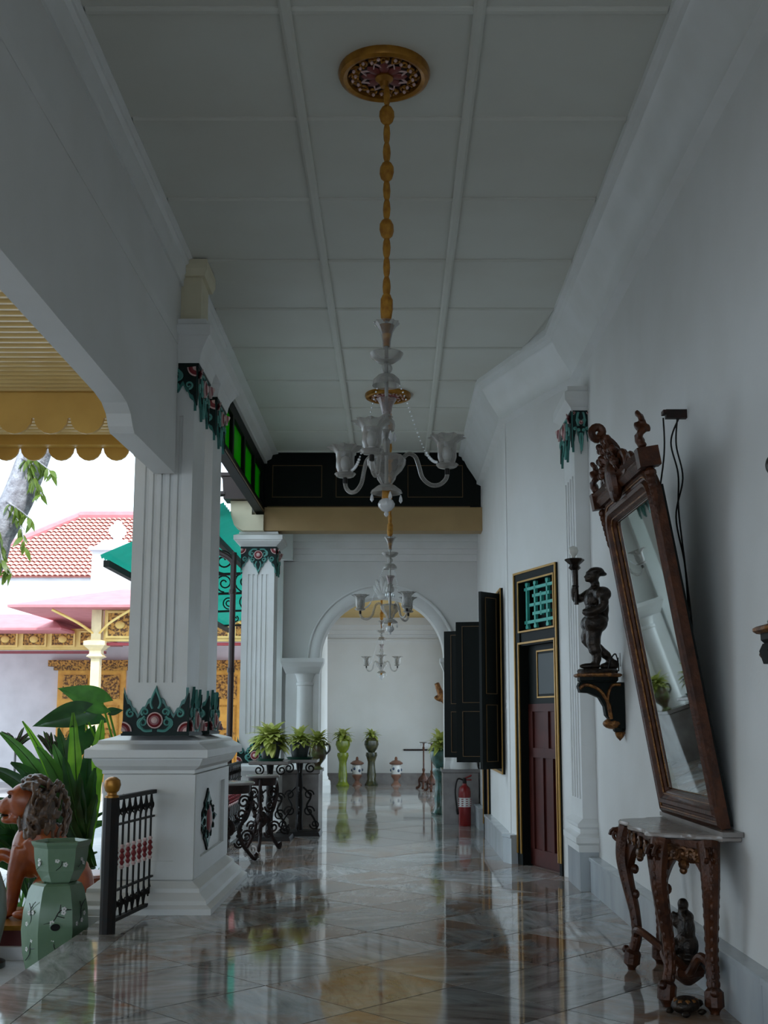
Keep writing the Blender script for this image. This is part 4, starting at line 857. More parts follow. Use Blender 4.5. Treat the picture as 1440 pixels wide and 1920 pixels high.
for k, (x, y) in LEG.items():
    c = Vector((x, y, 0)); out = Vector((x*.6, y-.1, 0)).normalized()
    P = [c+Vector((0, 0, .86)), c+out*.03+Vector((0, 0, .78)), c+out*.045+Vector((0, 0, .66)), c+out*.02+Vector((0, 0, .52)), c-out*.025+Vector((0, 0, .34)), c-out*.035+Vector((0, 0, .20)), c+out*.0+Vector((0, 0, .09)), c+out*.01+Vector((0, 0, .0))]
    pth = bez(P, 6); n = len(pth); mb = MB()
    mb.tube(pth, [(.062-.030*min(1, i/n*1.7)+(.018 if .80 < i/n < .92 else 0)-(.008 if i/n > .95 else 0)) for i in range(n)], 10); lg = part('leg', mb, 'gilt', ct)
    mb = MB()
    for i in range(3, n-4, 2):
        p = Vector(pth[i]); r = .060-.030*min(1, i/n*1.7); sd = Vector((-out.y, out.x, 0))
        for q in (out*1.0, sd*.9, -sd*.9): mb.ball(p+q*r*.92, (.012, .012, .022), 6, 5)
    for q in (-1, 1): mb.tube(spiral(Vector(pth[5])+out*.055+Vector((-out.y, out.x, 0))*q*.022, out, (0, 0, 1), .045, .010, 0, 1.4, 16), .012, 5)
    for zz in (.60, .45): mb.ball(c-out*.035+Vector((0, 0, zz)), (.025, .025, .03), 8, 6)
    mb.ball(c+out*.045+Vector((0, 0, .115)), (.026, .026, .026), 8, 6)
    part('leaf_carving', mb, 'gilt', lg)['kind'] = 'stuff'
for a in ('nf', 'ff', 'nb', 'fb'):
    x, y = LEG[a]; hub = Vector((-.225, .20, .14)); mb = MB()
    mb.tube(bez([(x*.96, y-.02, .20), (x*.72, y*.8+.05, .25), (x*.45-.1, .22, .16), tuple(hub)], 8), .024, 8); part('stretcher', mb, 'gilt', ct)
mb = MB(); mb.lathe([(.02, .06), (.06, .09), (.095, .12), (.10, .15), (.08, .175), (.001, .18)], 16, Matrix.Translation((-.225, .20, 0)), lambda a, z: 1+.06*math.cos(8*a)); part('stretcher_hub', mb, 'gilt', ct)
# statuette on the stretcher
st = thing('statuette', 'small dark seated figure statuette under the console table', 'statue', (1.615, 6.455, .182), PI/2); st.scale = (.84, .84, .80)
mb = MB()
for c, r in (((0, 0, .03), (.10, .085, .045)), ((0, 0, .11), (.085, .08, .10)), ((-.01, 0, .22), (.065, .06, .10)), ((-.015, 0, .30), (.06, .052, .05)), ((-.005, .015, .385), (.036, .038, .045)), ((.01, .05, .27), (.03, .045, .05)), ((.015, .075, .315), (.018, .018, .025)), ((-.06, .01, .24), (.028, .03, .075)), ((.05, .02, .24), (.026, .03, .07)), ((.01, .08, .10), (.07, .035, .06)), ((0, .03, .345), (.02, .02, .03))): mb.ball(c, r, 14, 10)
o = blob('figure', mb, 'bronze', st, .009, 3)
mb = MB(); mb.lathe([(.115, -.0), (.12, .02), (.10, .03), (.001, .032)], 18, None, lambda a, z: 1+.05*math.cos(7*a)); part('plinth', mb, 'bronze', st)
# dark carved foot ornament on the floor
tt = thing('turtle_ornament', 'dark turtle shaped ornament lying on the floor below the console', 'ornament', (1.505, 6.08, 0), .6)
mb = MB(); mb.ball((0, 0, .045), (.085, .065, .045), 14, 10); part('shell', mb, 'bronze', tt)
mb = MB()
for i in range(9):
    a = i*2*PI/9; mb.ball((.055*math.cos(a), .042*math.sin(a), .065), (.02, .018, .016), 6, 5)
part('shell_knobs', mb, 'giltbright', tt)['kind'] = 'stuff'
mb = MB(); mb.ball((.10, 0, .04), (.028, .022, .02), 8, 6); part('head', mb, 'bronze', tt)
for x, y in ((.055, .06), (.055, -.06), (-.06, .055), (-.06, -.055)):
    mb = MB(); mb.ball((x, y, .015), (.026, .02, .015), 8, 6); part('foot', mb, 'bronze', tt)
# leaning mirror
MH = 2.02; MW = 1.22; lean = math.atan2(.34, 2.05)
mi = bpy.data.objects.new('wall_mirror_tall', None); mi.name = 'leaning_mirror'; COL.objects.link(mi); mi['label'] = 'tall gilt framed mirror leaning forward above the console table'; mi['category'] = 'mirror'
mi.matrix_world = Matrix.Translation((1.775, 6.73, .934)) @ Matrix.Rotation(.026, 4, 'Z') @ Matrix.Rotation(-lean, 4, 'Y') @ Matrix.Rotation(PI/2, 4, 'Z')
# local: x along wall (far +), y = out into corridor, z up the mirror
def fr_outline(hw, z0, z1, r, k=7):
    P = [(hw, z0), (hw, z1-r)]
    for i in range(1, k+1): a = PI/2*i/k; P.append((hw-r+r*math.cos(a), z1-r+r*math.sin(a)))
    Q = [(-x, z) for x, z in reversed(P)]
    return P+Q
prof = [(0, .0), (0, .05), (.018, .065), (.03, .05), (.045, .05), (.058, .072), (.075, .066), (.088, .04), (.10, .034), (.112, .02), (.112, .0)]
mb = MB(); rings = []
for off, d in prof: rings.append([(x, d, z) for x, z in fr_outline(MW/2-off*1.0, 0+off*1.25, MH-off*1.25, max(.03, .17-off))])
mb.loft(rings, False); part('frame', mb, 'gilt', mi, smooth=40)
mb = MB()
for off in (.030, .098):
    o_ = fr_outline(MW/2-off, off*1.25, MH-off*1.25, max(.03, .17-off)); mb.tube([(x, .055 if off < .05 else .04, z) for x, z in o_]+[(o_[0][0], .055 if off < .05 else .04, o_[0][1])], .0055, 5)
split('gold_bead', mb, 'giltbright', mi, 35)
mb = MB(); G = fr_outline(MW/2-.108, .135, MH-.135, .06); mb.add([(x, .016, z) for x, z in G], [tuple(reversed(range(len(G))))]); 
gp = MB(); gi = fr_outline(MW/2-.135, .162, MH-.162, .05)
gp.loft([[(x, .012, z) for x, z in G], [(x, .020, z) for x, z in gi]], False); part('mirror_bevel', gp, 'mirror', mi, smooth=0)
gp = MB(); gp.add([(x, .020, z) for x, z in gi], [tuple(range(len(gi)))]); part('mirror_glass', gp, 'mirror', mi, smooth=0)
mb = MB(); mb.box((-MW/2+.01, -.015, .005), (MW/2-.01, .0, MH-.12)); part('backboard', mb, 'blackwood', mi, smooth=0)
# head moulding, corner acroteria and crest
mb = MB(); rings = []
for x in (-MW/2-.02, MW/2+.02): rings.append([(x, -.01, MH-.01), (x, .075, MH-.01), (x, .095, MH+.025), (x, .085, MH+.05), (x, .11, MH+.075), (x, -.01, MH+.085)])
mb.loft(rings); part('head_moulding', mb, 'gilt', mi, smooth=30)
for q in (-1, 1):
    mb = MB(); mb.cbox((q*(MW/2+.02), .05, MH+.035), (.075, .12, .11)); ea = part('corner_block', mb, 'gilt', mi, smooth=0)
    mb = MB(); rnd = random.Random(5)
    for i in range(8):
        mb.ball((q*(MW/2+.02)+rnd.uniform(-.015, .015), .05+rnd.uniform(-.02, .03), MH+.11+i*.026), (.030-.0015*i, .030-.0015*i, .022), 7, 5)
    for i in range(5): mb.ball((q*(MW/2+.02)+.035*math.cos(i*2.3), .05+.035*math.sin(i*2.3), MH+.14+i*.03), (.018, .018, .026), 6, 5)
    blob('acorn_finial', mb, 'gilt', ea, .011, 1)
    mb = MB()
    for i in range(7): mb.ball((q*(MW/2+.012), .05, MH-.05-i*.035), (.035-.004*i, .035-.003*i, .03), 7, 5)
    part('drop_carving', mb, 'gilt', ea)['kind'] = 'stuff'
mb = MB(); rnd = random.Random(11)
for i in range(13):
    a = math.radians(-80+160*i/12); L_ = (.25-.06*abs(math.sin(a))) if i % 2 == 0 else .19-.04*abs(math.sin(a))
    pth = bez([(0, .06, MH+.10), (math.sin(a)*L_*.6, .07, MH+.10+math.cos(a)*L_*.55), (math.sin(a)*L_*1.15, .12, MH+.09+math.cos(a)*L_)], 5)
    mb.tube(pth, [.02+.016*math.sin(PI*j/(len(pth)-1)) for j in range(len(pth))], 7)
    mb.ball(pth[-1], .024, 7, 5)
    for j in (3, 6, 8): mb.ball(Vector(pth[j])+Vector((rnd.uniform(-.02, .02), .02, rnd.uniform(-.02, .02))), .022, 6, 5)
for q in (-1, 1):
    mb.tube(spiral((q*.22, .075, MH+.10), (q, 0, 0), (0, 0, 1), .085, .02, PI, -1.4, 22), .022, 7)
    mb.tube(spiral((q*.36, .07, MH+.075), (q, 0, 0), (0, 0, 1), .06, .015, PI, -1.3, 18), .018, 7)
mb.tube(spiral((0, .14, MH+.36), (0, 1, 0), (0, 0, 1), .045, .02, -PI/2, 1.1, 16), .026, 7)
mb.ball((0, .10, MH+.05), (.075, .05, .13), 10, 8); mb.ball((0, .11, MH-.03), (.05, .035, .06), 8, 6)
o = part('crest', mb, 'gilt', mi); o['kind'] = 'stuff'; o['label'] = 'pierced leaf crest'
# cable hook and cables
hk = thing('cable_hook', 'small wall bracket with dangling cables beside the mirror top', 'bracket', (1.82, 6.80, 3.40))
mb = MB(); mb.box((-.13, -.02, -.03), (.0, .02, .025)); mb.box((-.15, -.03, -.005), (-.13, .03, .02)); split('hook_block', mb, 'rustiron', hk)
for pts in ([(-.14, .02, -.02), (-.14, .03, -.25), (-.18, .10, -.60), (-.19, .14, -.85)], [(-.06, -.01, -.03), (-.07, .0, -.2), (-.05, -.05, -.42), (-.08, .03, -.65), (-.05, -.02, -.95), (-.05, -.07, -1.25), (-.04, -.12, -1.6), (-.05, -.03, -1.68)], [(-.05, .0, -.03), (-.10, .01, -.18), (-.06, .02, -.38), (-.07, .0, -.62), (-.05, -.04, -1.0), (-.04, -.10, -1.4), (-.05, -.03, -1.68)]):
    mb = MB(); mb.tube(bez(pts, 8), .0055, 6); part('cable', mb, 'iron', hk)
# ================================================================ torch bearers on carved wall brackets
def bracket(label, y, z):
    t = thing('wall_bracket', label, 'bracket', (1.815, y, z), PI, 'carved torch bearer brackets')
    # local: x = out of the wall, z=0 is the shelf top
    mb = MB(); mb.lathe([(.001, -.03), (.18, -.03), (.195, -.02), (.195, -.008), (.18, 0), (.001, 0)], 8, Matrix.Translation((.20, 0, 0)) @ Matrix.Rotation(PI/8, 4, 'Z')); part('shelf', mb, 'giltbright', t, smooth=0)
    mb = MB(); mb.lathe([(.15, -.07), (.165, -.055), (.165, -.03)], 8, Matrix.Translation((.20, 0, 0)) @ Matrix.Rotation(PI/8, 4, 'Z')); part('shelf_moulding', mb, 'blackwood', t, smooth=0)
    P = [(0, -.07), (.35, -.07), (.365, -.10), (.35, -.15), (.28, -.155), (.20, -.19), (.16, -.26), (.15, -.33), (.09, -.40), (.0, -.44)]
    mb = MB(); mb.prism(P, -.05, .05, Matrix(((1, 0, 0, 0), (0, 0, 1, 0), (0, 1, 0, 0), (0, 0, 0, 1)))); cb = part('console_scroll', mb, 'blackwood', t, smooth=0)
    for q in (-1, 1):
        mb = MB(); mb.tube(bez([(.355, q*.055, -.12), (.30, q*.06, -.09), (.20, q*.06, -.13), (.13, q*.06, -.24), (.11, q*.06, -.36)], 6), .014, 6); part('gold_edge', mb, 'giltbright', cb)
        mb = MB(); mb.tube(bez([(.03, q*.055, -.09), (.10, q*.06, -.10), (.135, q*.06, -.2), (.12, q*.06, -.34)], 6), .012, 6); part('gold_edge', mb, 'giltbright', cb)
    mb = MB(); mb.ball((.085, 0, -.395), (.085, .06, .045), 12, 8); part('leaf_foot', mb, 'giltbright', t)
    mb = MB(); mb.lathe([(.04, -.46), (.05, -.45), (.05, -.425), (.03, -.41)], 10, Matrix.Translation((.04, 0, 0))); part('dark_collar', mb, 'blackwood', t)
    mb = MB(); mb.lathe([(.001, -.53), (.03, -.50), (.042, -.465), (.03, -.455)], 10, Matrix.Translation((.035, 0, 0))); part('drop_finial', mb, 'giltbright', t)
    return t
def torch_bearer(label, y, z, rz=PI):
    t = thing('torch_bearer', label, 'statue', (1.615, y, z), rz, 'torch bearer statues'); t.scale = (1.18, 1.22, 1.0) if rz == PI else (1, 1, 1)
    # local: x = out of the wall (towards corridor), y towards camera after the turn
    mb = MB(); mb.lathe([(.001, 0), (.13, 0), (.135, .02), (.125, .035), (.001, .04)], 20, None, lambda a, z_: 1+.03*math.cos(9*a)); part('statue_base', mb, 'bronze', t)
    mb = MB()
    def T(pts, r, n=8): mb.tube(bez(pts, 5), [r[min(len(r)-1, int(i*len(r)/(5*(len(pts)-1)+1)))] for i in range(5*(len(pts)-1)+1)], n)
    T([(.03, .05, .04), (.01, .045, .13), (.03, .04, .24), (.02, .035, .36)], [.030, .034, .046, .052, .056])           # standing leg
    T([(-.10, -.04, .10), (-.06, -.04, .16), (.05, -.05, .27), (.02, -.035, .38)], [.028, .036, .046, .05, .056])        # trailing leg
    mb.ball((.06, .055, .055), (.075, .032, .026)); mb.ball((-.11, -.045, .075), (.05, .03, .045)); mb.ball((-.07, -.04, .06), (.05, .03, .03))
    for q in (-1, 1): mb.ball((.015, q*.05, .40), (.085, .075, .085), 14, 10)                                           # puffed breeches
    mb.ball((.01, 0, .50), (.07, .085, .07)); mb.ball((.005, 0, .59), (.078, .095, .09)); mb.ball((0, 0, .655), (.06, .10, .05))
    mb.ball((-.03, .10, .625), (.06, .055, .062)); mb.ball((.02, -.09, .64), (.055, .05, .055))                           # puffed sleeves
    T([(-.03, .12, .60), (-.02, .14, .52), (.05, .10, .48), (.09, .05, .49)], [.036, .032, .030, .028])                   # arm on the hip
    T([(.04, -.09, .65), (.11, -.09, .60), (.13, -.07, .66), (.125, -.06, .72)], [.034, .030, .028, .026])                # arm with torch
    mb.ball((.0, 0, .72), (.032, .032, .04)); mb.ball((.018, 0, .785), (.048, .042, .058), 14, 10); mb.ball((.066, 0, .778), (.012, .010, .012)); mb.ball((.05, 0, .752), (.022, .024, .018))
    mb.ball((-.008, 0, .825), (.056, .052, .034), 14, 10); mb.ball((-.05, 0, .80), (.035, .035, .018)); mb.ball((.03, 0, .815), (.034, .04, .014))
    mb.ball((-.055, 0, .44), (.03, .06, .05)); mb.ball((-.06, .02, .52), (.025, .05, .08))
    blob('figure', mb, 'bronze', t, .0085, 2)
    mb = MB(); mb.tube([(.12, -.06, .56), (.128, -.06, .86)], [.016, .024], 8); mb.lathe([(.022, .84), (.04, .86), (.03, .885), (.045, .90), (.066, .925), (.060, .935), (.001, .935)], 14, Matrix.Translation((.128, -.06, 0)), lambda a, z_: 1+.07*math.cos(6*a)); split('torch', mb, 'bronze', t, 35)
    mb = MB(); mb.lathe([(.012, .935), (.014, .955), (.030, .98), (.036, 1.005), (.028, 1.03), (.001, 1.042)], 14, Matrix.Translation((.135, -.06, 0))); part('light_bulb', mb, pm('frosted_bulb', (.72, .70, .64), .25), t)
    return t
bracket('carved gilt wall bracket left of the mirror, below the torch bearer', 8.98, 1.875)
torch_bearer('dark bronze torch bearer statue on the bracket left of the mirror', 8.98, 1.875)
bracket('carved gilt wall bracket cut by the right picture edge', 4.42, 1.875)
torch_bearer('dark bronze torch bearer statue cut by the right picture edge', 4.42, 1.875, PI+1.8)
def outlet(name, label, cat, mtx, w_, h_):
    t = bpy.data.objects.new(name, None); COL.objects.link(t); t['label'] = label; t['category'] = cat; t.matrix_world = mtx
    mb = MB(); mb.rects([(-w_, w_, -h_, h_, 0), (-w_, w_, -h_, h_, .008), (-w_+.008, w_-.008, -h_+.008, h_-.008, .012)]); part('plate', mb, 'offwhite', t, smooth=0)
    mb = MB(); mb.box((-w_*.4, -h_*.35, .012), (w_*.4, h_*.35, .016)); part('rocker', mb, 'iron' if cat == 'socket' else 'silver', t, smooth=0); return t
WL = Matrix(((0, 0, -1, 1.82), (-1, 0, 0, 0), (0, 1, 0, 0), (0, 0, 0, 1)))
outlet('wall_socket', 'small white wall socket beside the torch bearer bracket', 'socket', Matrix.Translation((0, 9.10, 1.99)) @ WL, .03, .055)
mb = MB(); mb.tube(bez([(1.70, 8.98, 1.90), (1.72, 8.95, 1.99), (1.76, 8.97, 2.03), (1.79, 9.02, 1.96), (1.80, 9.06, 1.90)], 8), .006, 6); tag(part('lamp_cable', mb, 'iron', None), 'looped black lamp cable behind the bronze torch bearer', 'cable')
outlet('light_switch', 'white light switch on the wall between shutters and door', 'switch', Matrix.Translation((1.25, 12.58, 1.68)) @ Matrix(((0, 0, -1, 0), (-1, 0, 0, 0), (0, 1, 0, 0), (0, 0, 0, 1))), .035, .055)
# ================================================================ open black shutters
def shutter(label, hx, hy, fx, fy, z0, z1):
    L_ = math.hypot(fx-hx, fy-hy); t = thing('window_shutter', label, 'shutter', (hx, hy, z0), math.atan2(fy-hy, fx-hx), 'open black shutters'); H_ = z1-z0
    mb = MB(); mb.box((0, -.018, 0), (L_, .018, H_)); part('shutter_board', mb, 'blackwood', t, smooth=0)
    for q in (-1, 1):
        mb = MB()
        for a, b in ((.04, .36), (.42, .97)):
            frame_gold(mb, L_*.22, L_*.80, H_*a, H_*b, q*.022-.006, .007, None)
        split('gold_beading', mb, 'goldfaint', t)
    mb = MB()
    for z_ in (.12, .5, .88): mb.tube([(0, 0, H_*z_-.04), (0, 0, H_*z_+.04)], .014, 6)
    split('hinge', mb, 'iron', t, 35)
shutter('tallest open black shutter, nearest to the oxblood door', 1.205, 12.98, .965, 12.72, .965, 2.965)
shutter('middle open black shutter partly behind the tallest one', 1.205, 14.66, .80, 14.75, .972, 2.79)
shutter('open black shutter nearest to the arch', 1.205, 16.08, .715, 16.30, .985, 2.79)
# ================================================================ pots, stands and plants
def blade_mesh(name, L_, W_, droop, fold=.25, n=7, tipw=1.0):
    mb = MB(); g_ = []
    for i in range(n+1):
        f = i/n; w_ = W_*max(.02, math.sin(PI*min(1, f*.92+.06)))**.8; a = droop*f
        y = L_*(math.sin(a)/droop if abs(droop) > 1e-3 else f); z = L_*((math.cos(a)-1)/droop if abs(droop) > 1e-3 else 0)
        g_.append([(-w_, y, z+w_*fold), (0, y, z), (w_, y, z+w_*fold)])
    mb.sheet(g_); return mb.mesh(name)
LEAFM = [blade_mesh('leaf', .18, .027, 1.0), blade_mesh('leaf', .15, .026, 1.3), blade_mesh('leaf', .19, .025, .8)]
def foliage(parent, c, n, s, mat, seed, lo=.15, hi=1.35):
    r = random.Random(seed)
    for k in range(n):
        el = lo+(hi-lo)*((k+.5)/n)**.8; az = k*2.39996+r.uniform(-.3, .3); el = r.uniform(-.1, .5) if k < n*.45 else r.uniform(.4, 1.0) if k < n*.82 else r.uniform(.9, 1.45)
        q = Euler((el, 0, az)); me = LEAFM[k % 3]
        link('leaf', me if me.materials else me, mat, parent, (c[0]+r.uniform(-.02, .02), c[1]+r.uniform(-.02, .02), c[2]+s*r.uniform(-.01, .07)), q, s*r.uniform(.75, 1.15))
LEAFM[0].materials.append(M['leafvar']); LEAFM[1].materials.append(M['leafvar']); LEAFM[2].materials.append(M['leafvar'])
def pot_plant(label, x, y, z, kind, seed, n=44, s=1.0):
    t = thing('potted_plant', label, 'plant', (x, y, z))
    if kind == 'plastic':
        mb = MB(); mb.lathe([(.001, 0), (.16, 0), (.185, .03), (.175, .03), (.15, .012), (.001, .012)], 24); part('saucer', mb, 'greentray', t)
        mb = MB(); mb.lathe([(.001, .012), (.105, .012), (.14, .20), (.15, .20), (.152, .235), (.14, .235), (.125, .19), (.001, .19)], 24); part('pot', mb, 'darkpot', t); top = .2
    else:
        mb = MB(); mb.lathe([(.001, 0), (.07, 0), (.07, .02), (.04, .05), (.05, .08), (.11, .16), (.125, .25), (.10, .34), (.085, .37), (.11, .41), (.10, .41), (.07, .37), (.001, .37)], 22, None, lambda a, z_: 1+.04*math.cos(8*a)); part('vase', mb, pm('mottled_green_glaze', (.10, .13, .04), .25, 0, (.07, .03, .015), 9), t); top = .38
        for q in (-1, 1):
            mb = MB(); mb.tube(bez([(q*.09, 0, .36), (q*.16, 0, .36), (q*.17, 0, .28), (q*.115, 0, .22)], 6), .014, 6); part('handle', mb, 'leafdark' if False else 'darkpot', t)
    mb = MB(); mb.lathe([(.001, top-.01), (.11 if kind == 'plastic' else .07, top)], 14); part('soil', mb, 'soil', t)
    foliage(t, (0, 0, top), n, s, 'leafvar', seed)
    return t
def plant_stand(label, x, y, h=.99):
    t = thing('plant_stand', label, 'plant stand', (x, y, 0))
    mb = MB(); mb.rects([(-.24, .24, -.24, .24, h-.045), (-.25, .25, -.25, .25, h-.035), (-.25, .25, -.25, .25, h)]); part('marble_top', mb, 'brownmarble', t, smooth=0)
    mb = MB(); mb.rects([(-.30, .30, -.28, .28, 0), (-.28, .28, -.26, .26, .05), (-.10, .10, -.10, .10, .06)]); part('base_slab', mb, 'iron', t, smooth=0)
    mb = MB(); mb.lathe([(.055, .05), (.045, .2), (.05, .45), (.04, .55), (.05, .62), (.035, .8), (.05, h-.045)], 10); part('post', mb, 'iron', t)
    for k in range(4):
        a = k*PI/2; u = Vector((math.cos(a), math.sin(a), 0)); mb = MB()
        mb.tube(bez([u*.05+Vector((0, 0, .62)), u*.15+Vector((0, 0, .5)), u*.10+Vector((0, 0, .36)), u*.20+Vector((0, 0, .2)), u*.24+Vector((0, 0, .06))], 6), .014, 5); part('side_bar', mb, 'iron', t)
        mb = MB()
        for c, r in ((.14, .08), (.13, .065)): pass
        mb.tube(spiral(u*.145+Vector((0, 0, h-.12)), u, (0, 0, 1), .07, .015, PI/2, 1.4, 20), .011, 5)
        mb.tube(spiral(u*.13+Vector((0, 0, .52)), u, (0, 0, 1), .065, .015, 0, 1.4, 20), .011, 5)
        mb.tube(spiral(u*.13+Vector((0, 0, .30)), u, (0, 0, 1), .075, .015, 0, 1.4, 20), .011, 5)
        mb.tube(spiral(u*.21+Vector((0, 0, .13)), u, (0, 0, 1), .07, .015, PI, 1.4, 20), .011, 5)
        split('scroll', mb, 'iron', t, 35)
    return t
def iron_table(label, x, y, r, h):
    t = thing('iron_table', label, 'table', (x, y, 0))
    mb = MB(); mb.lathe([(.001, h-.03), (r-.01, h-.03), (r, h-.02), (r, h-.006), (r-.012, h), (.001, h)], 28); part('round_top', mb, 'brownmarble', t)
    mb = MB(); mb.lathe([(r*.80, h-.12), (r*.84, h-.10), (r*.84, h-.03), (r*.76, h-.03), (r*.76, h-.12)], 24, None, None, False); part('apron', mb, 'rustiron', t)
    for k in range(3):
        a = k*2*PI/3+.5; u = Vector((math.cos(a), math.sin(a), 0)); sd = Vector((-math.sin(a), math.cos(a), 0)); Z = lambda z: Vector((0, 0, z))
        mb = MB(); mb.tube(bez([u*r*.78+Z(h-.05), u*r*.95+Z(h-.18), u*r*.75+Z(h-.38), u*r*.42+Z(.36), u*r*.55+Z(.20), u*r*.95+Z(.06), u*r*1.12+Z(.02), u*r*1.2+Z(.055), u*r*1.12+Z(.08)], 6), .021, 7); lg = part('leg', mb, 'rustiron', t)
        mb = MB()
        mb.tube(spiral(u*r*.62+Z(h-.22), u, (0, 0, 1), .075, .015, 0, 1.5, 20), .013, 5); mb.tube(spiral(u*r*.50+Z(.50), u, (0, 0, 1), .07, .015, PI, 1.5, 20), .013, 5)
        mb.tube(spiral(u*r*.75+Z(.26), u, (0, 0, 1), .075, .015, 0, 1.5, 20), .013, 5); mb.tube(spiral(u*r*.45+Z(.20), u, (0, 0, 1), .06, .015, PI, 1.4, 20), .013, 5)
        for i in range(14):
            f = i/13; mb.ball(u*r*(.9-.5*f)+Z(h-.16-f*.42)+sd*.02*math.sin(i*2.1), .022, 6, 5)
        part('openwork', mb, 'rustiron', lg)['kind'] = 'stuff'
    mb = MB(); mb.ball((0, 0, .36), (.07, .07, .09), 10, 8); part('centre_boss', mb, 'rustiron', t)
    return t
iron_table('round topped rust brown iron table with scroll feet beside the pedestal', -1.79, 12.35, .27, .85)
iron_table('small round topped iron table between pedestal table and plant stand', -1.57, 13.5, .20, .87)
plant_stand('black iron plant stand holding the larger pot', -1.62, 14.75); pot_plant('large variegated plant in dark plastic pot on the nearer stand', -1.62, 14.75, .99, 'plastic', 21, 180, 1.7)
plant_stand('black iron plant stand in front of the marble plinth', -1.29, 15.38); pot_plant('variegated plant in dark plastic pot before the arch pier', -1.29, 15.38, .99, 'plastic', 22, 120, 1.25)
pot_plant('variegated plant in handled vase on the left arch plinth', -1.13, 16.615, .80, 'vase', 23, 100, 1.15)
# far room: glazed pedestals with pots
def ped_plant(label, x, y, mat, seed, n=90, s=1.25, hp=.77):
    t = thing('pedestal_plant', label, 'plant', (x, y, 0))
    mb = MB(); mb.lathe([(.001, 0), (.14, 0), (.15, .03), (.12, .08), (.095, .14), (.11, .25), (.09, .42), (.085, .55), (.115, .66), (.13, .70), (.12, hp), (.001, hp)], 20, None, lambda a, z_: 1+.05*math.cos(6*a+z_*9)); part('pedestal', mb, mat, t)
    mb = MB(); mb.lathe([(.001, hp), (.07, hp), (.13, hp+.08), (.165, hp+.18), (.155, hp+.27), (.12, hp+.30), (.14, hp+.33), (.12, hp+.33), (.10, hp+.29), (.001, hp+.29)], 20, None, lambda a, z_: 1+.03*math.cos(8*a)); part('pot', mb, mat, t)
    foliage(t, (0, 0, hp+.34), n, s*1.2, 'leafvar', seed); return t
M['limeglaze'] = pm('lime_green_glaze', (.19, .23, .02), .2, 0, (.11, .14, .01), 7)
M['darkglaze'] = pm('dark_green_glaze', (.018, .028, .016), .2, 0, (.06, .055, .02), 7, .5, 0, None, 4, .45, .65)
M['tealglaze'] = pm('teal_mottled_glaze', (.05, .13, .12), .2, 0, (.03, .05, .03), 8)
ped_plant('plant in lime green glazed pot and pedestal beside the far column', -1.22, 26.5, 'limeglaze', 31)
ped_plant('plant in dark green pot on pedestal between the porcelain jars', -.56, 26.8, 'darkglaze', 32, 70, 1.1)
ped_plant('plant in teal glazed pot on pedestal behind the right arch pier', .74, 18.6, 'tealglaze', 33, 80, 1.25, .74)
def jar(label, x, y):
    t = thing('porcelain_jar', label, 'jar', (x, y, 0), 0, 'porcelain jars at the end wall')
    mb = MB(); mb.lathe([(.001, 0), (.12, 0), (.12, .02), (.07, .06), (.05, .10), (.06, .14), (.11, .20), (.125, .24), (.10, .26)], 18); part('stand', mb, pm('brown_pink_glaze', (.26, .13, .09), .3), t)
    mb = MB(); mb.lathe([(.10, .26), (.115, .30), (.12, .36), (.115, .42), (.10, .47)], 18); bd_ = part('jar_body', mb, 'offwhite', t)
    mb = MB()
    for k in range(6): a = k*PI/3; mb.ball((.115*math.cos(a), .115*math.sin(a), .36+.03*math.sin(k*2)), (.03, .03, .035), 8, 6)
    part('blue_flowers', mb, pm('cobalt_glaze', (.04, .07, .14), .3), bd_)['kind'] = 'stuff'
    mb = MB(); mb.lathe([(.10, .47), (.16, .50), (.165, .52), (.09, .57), (.05, .58), (.03, .60), (.035, .63), (.02, .66), (.001, .67)], 18); part('lid', mb, pm('brown_lid_glaze', (.20, .085, .05), .3), t)
jar('lidded porcelain jar just right of the lime green pedestal', -.90, 26.9)
jar('lidded porcelain jar standing alone below the wall rail', .02, 26.9)
def stanchion(label, x, y):
    t = thing('candle_stand', label, 'candle stand', (x, y, 0), 0, 'tripod candle stands in the far room')
    for k in range(3):
        a = k*2*PI/3+.4; u = Vector((math.cos(a), math.sin(a), 0)); mb = MB(); mb.tube(bez([u*.02+Vector((0, 0, .30)), u*.12+Vector((0, 0, .20)), u*.11+Vector((0, 0, .08)), u*.17+Vector((0, 0, .015)), u*.2+Vector((0, 0, .03))], 6), .028, 7); part('foot', mb, 'gilt', t)
    mb = MB(); mb.lathe([(.03, .12), (.10, .17), (.085, .24), (.045, .32), (.02, .36), (.035, .42), (.018, .46), (.016, .86), (.03, .90), (.016, .94), (.02, 1.0)], 14); part('shaft', mb, 'gilt', t)
    mb = MB(); mb.lathe([(.001, 1.0), (.05, 1.0), (.10, 1.03), (.095, 1.035), (.04, 1.015), (.001, 1.015)], 16); part('dish', mb, 'silver', t)
    dr = MB(); dr.lathe([(.002, -.09), (.008, -.06), (.003, 0)], 6); dm_ = dr.mesh('prism_drop')
    for k in range(6): link('prism_drop', dm_, 'crystal', t, (.09*math.cos(k*PI/3), .09*math.sin(k*PI/3), 1.02))
stanchion('left of two tripod candle stands in the far room', .64, 25.6); stanchion('right of two tripod candle stands in the far room', .79, 24.6)
ow = thing('wall_carving', 'brown carved winged ornament on the far room wall', 'carving', (1.13, 19.3, 1.75))
mb = MB(); mb.tube(bez([(0, 0, 0), (-.22, 0, .06), (-.34, 0, .2), (-.42, 0, .40)], 6), [.10-.003*i for i in range(19)], 8); mb.tube(bez([(0, 0, .2), (-.2, 0, .2), (-.36, 0, .12), (-.46, 0, .16)], 6), [.08-.003*i for i in range(19)], 8); mb.ball((-.14, 0, .05), (.14, .1, .16)); mb.ball((-.05, 0, -.15), (.08, .08, .16)); blob('carving', mb, 'giltbright', ow, .02, 1)
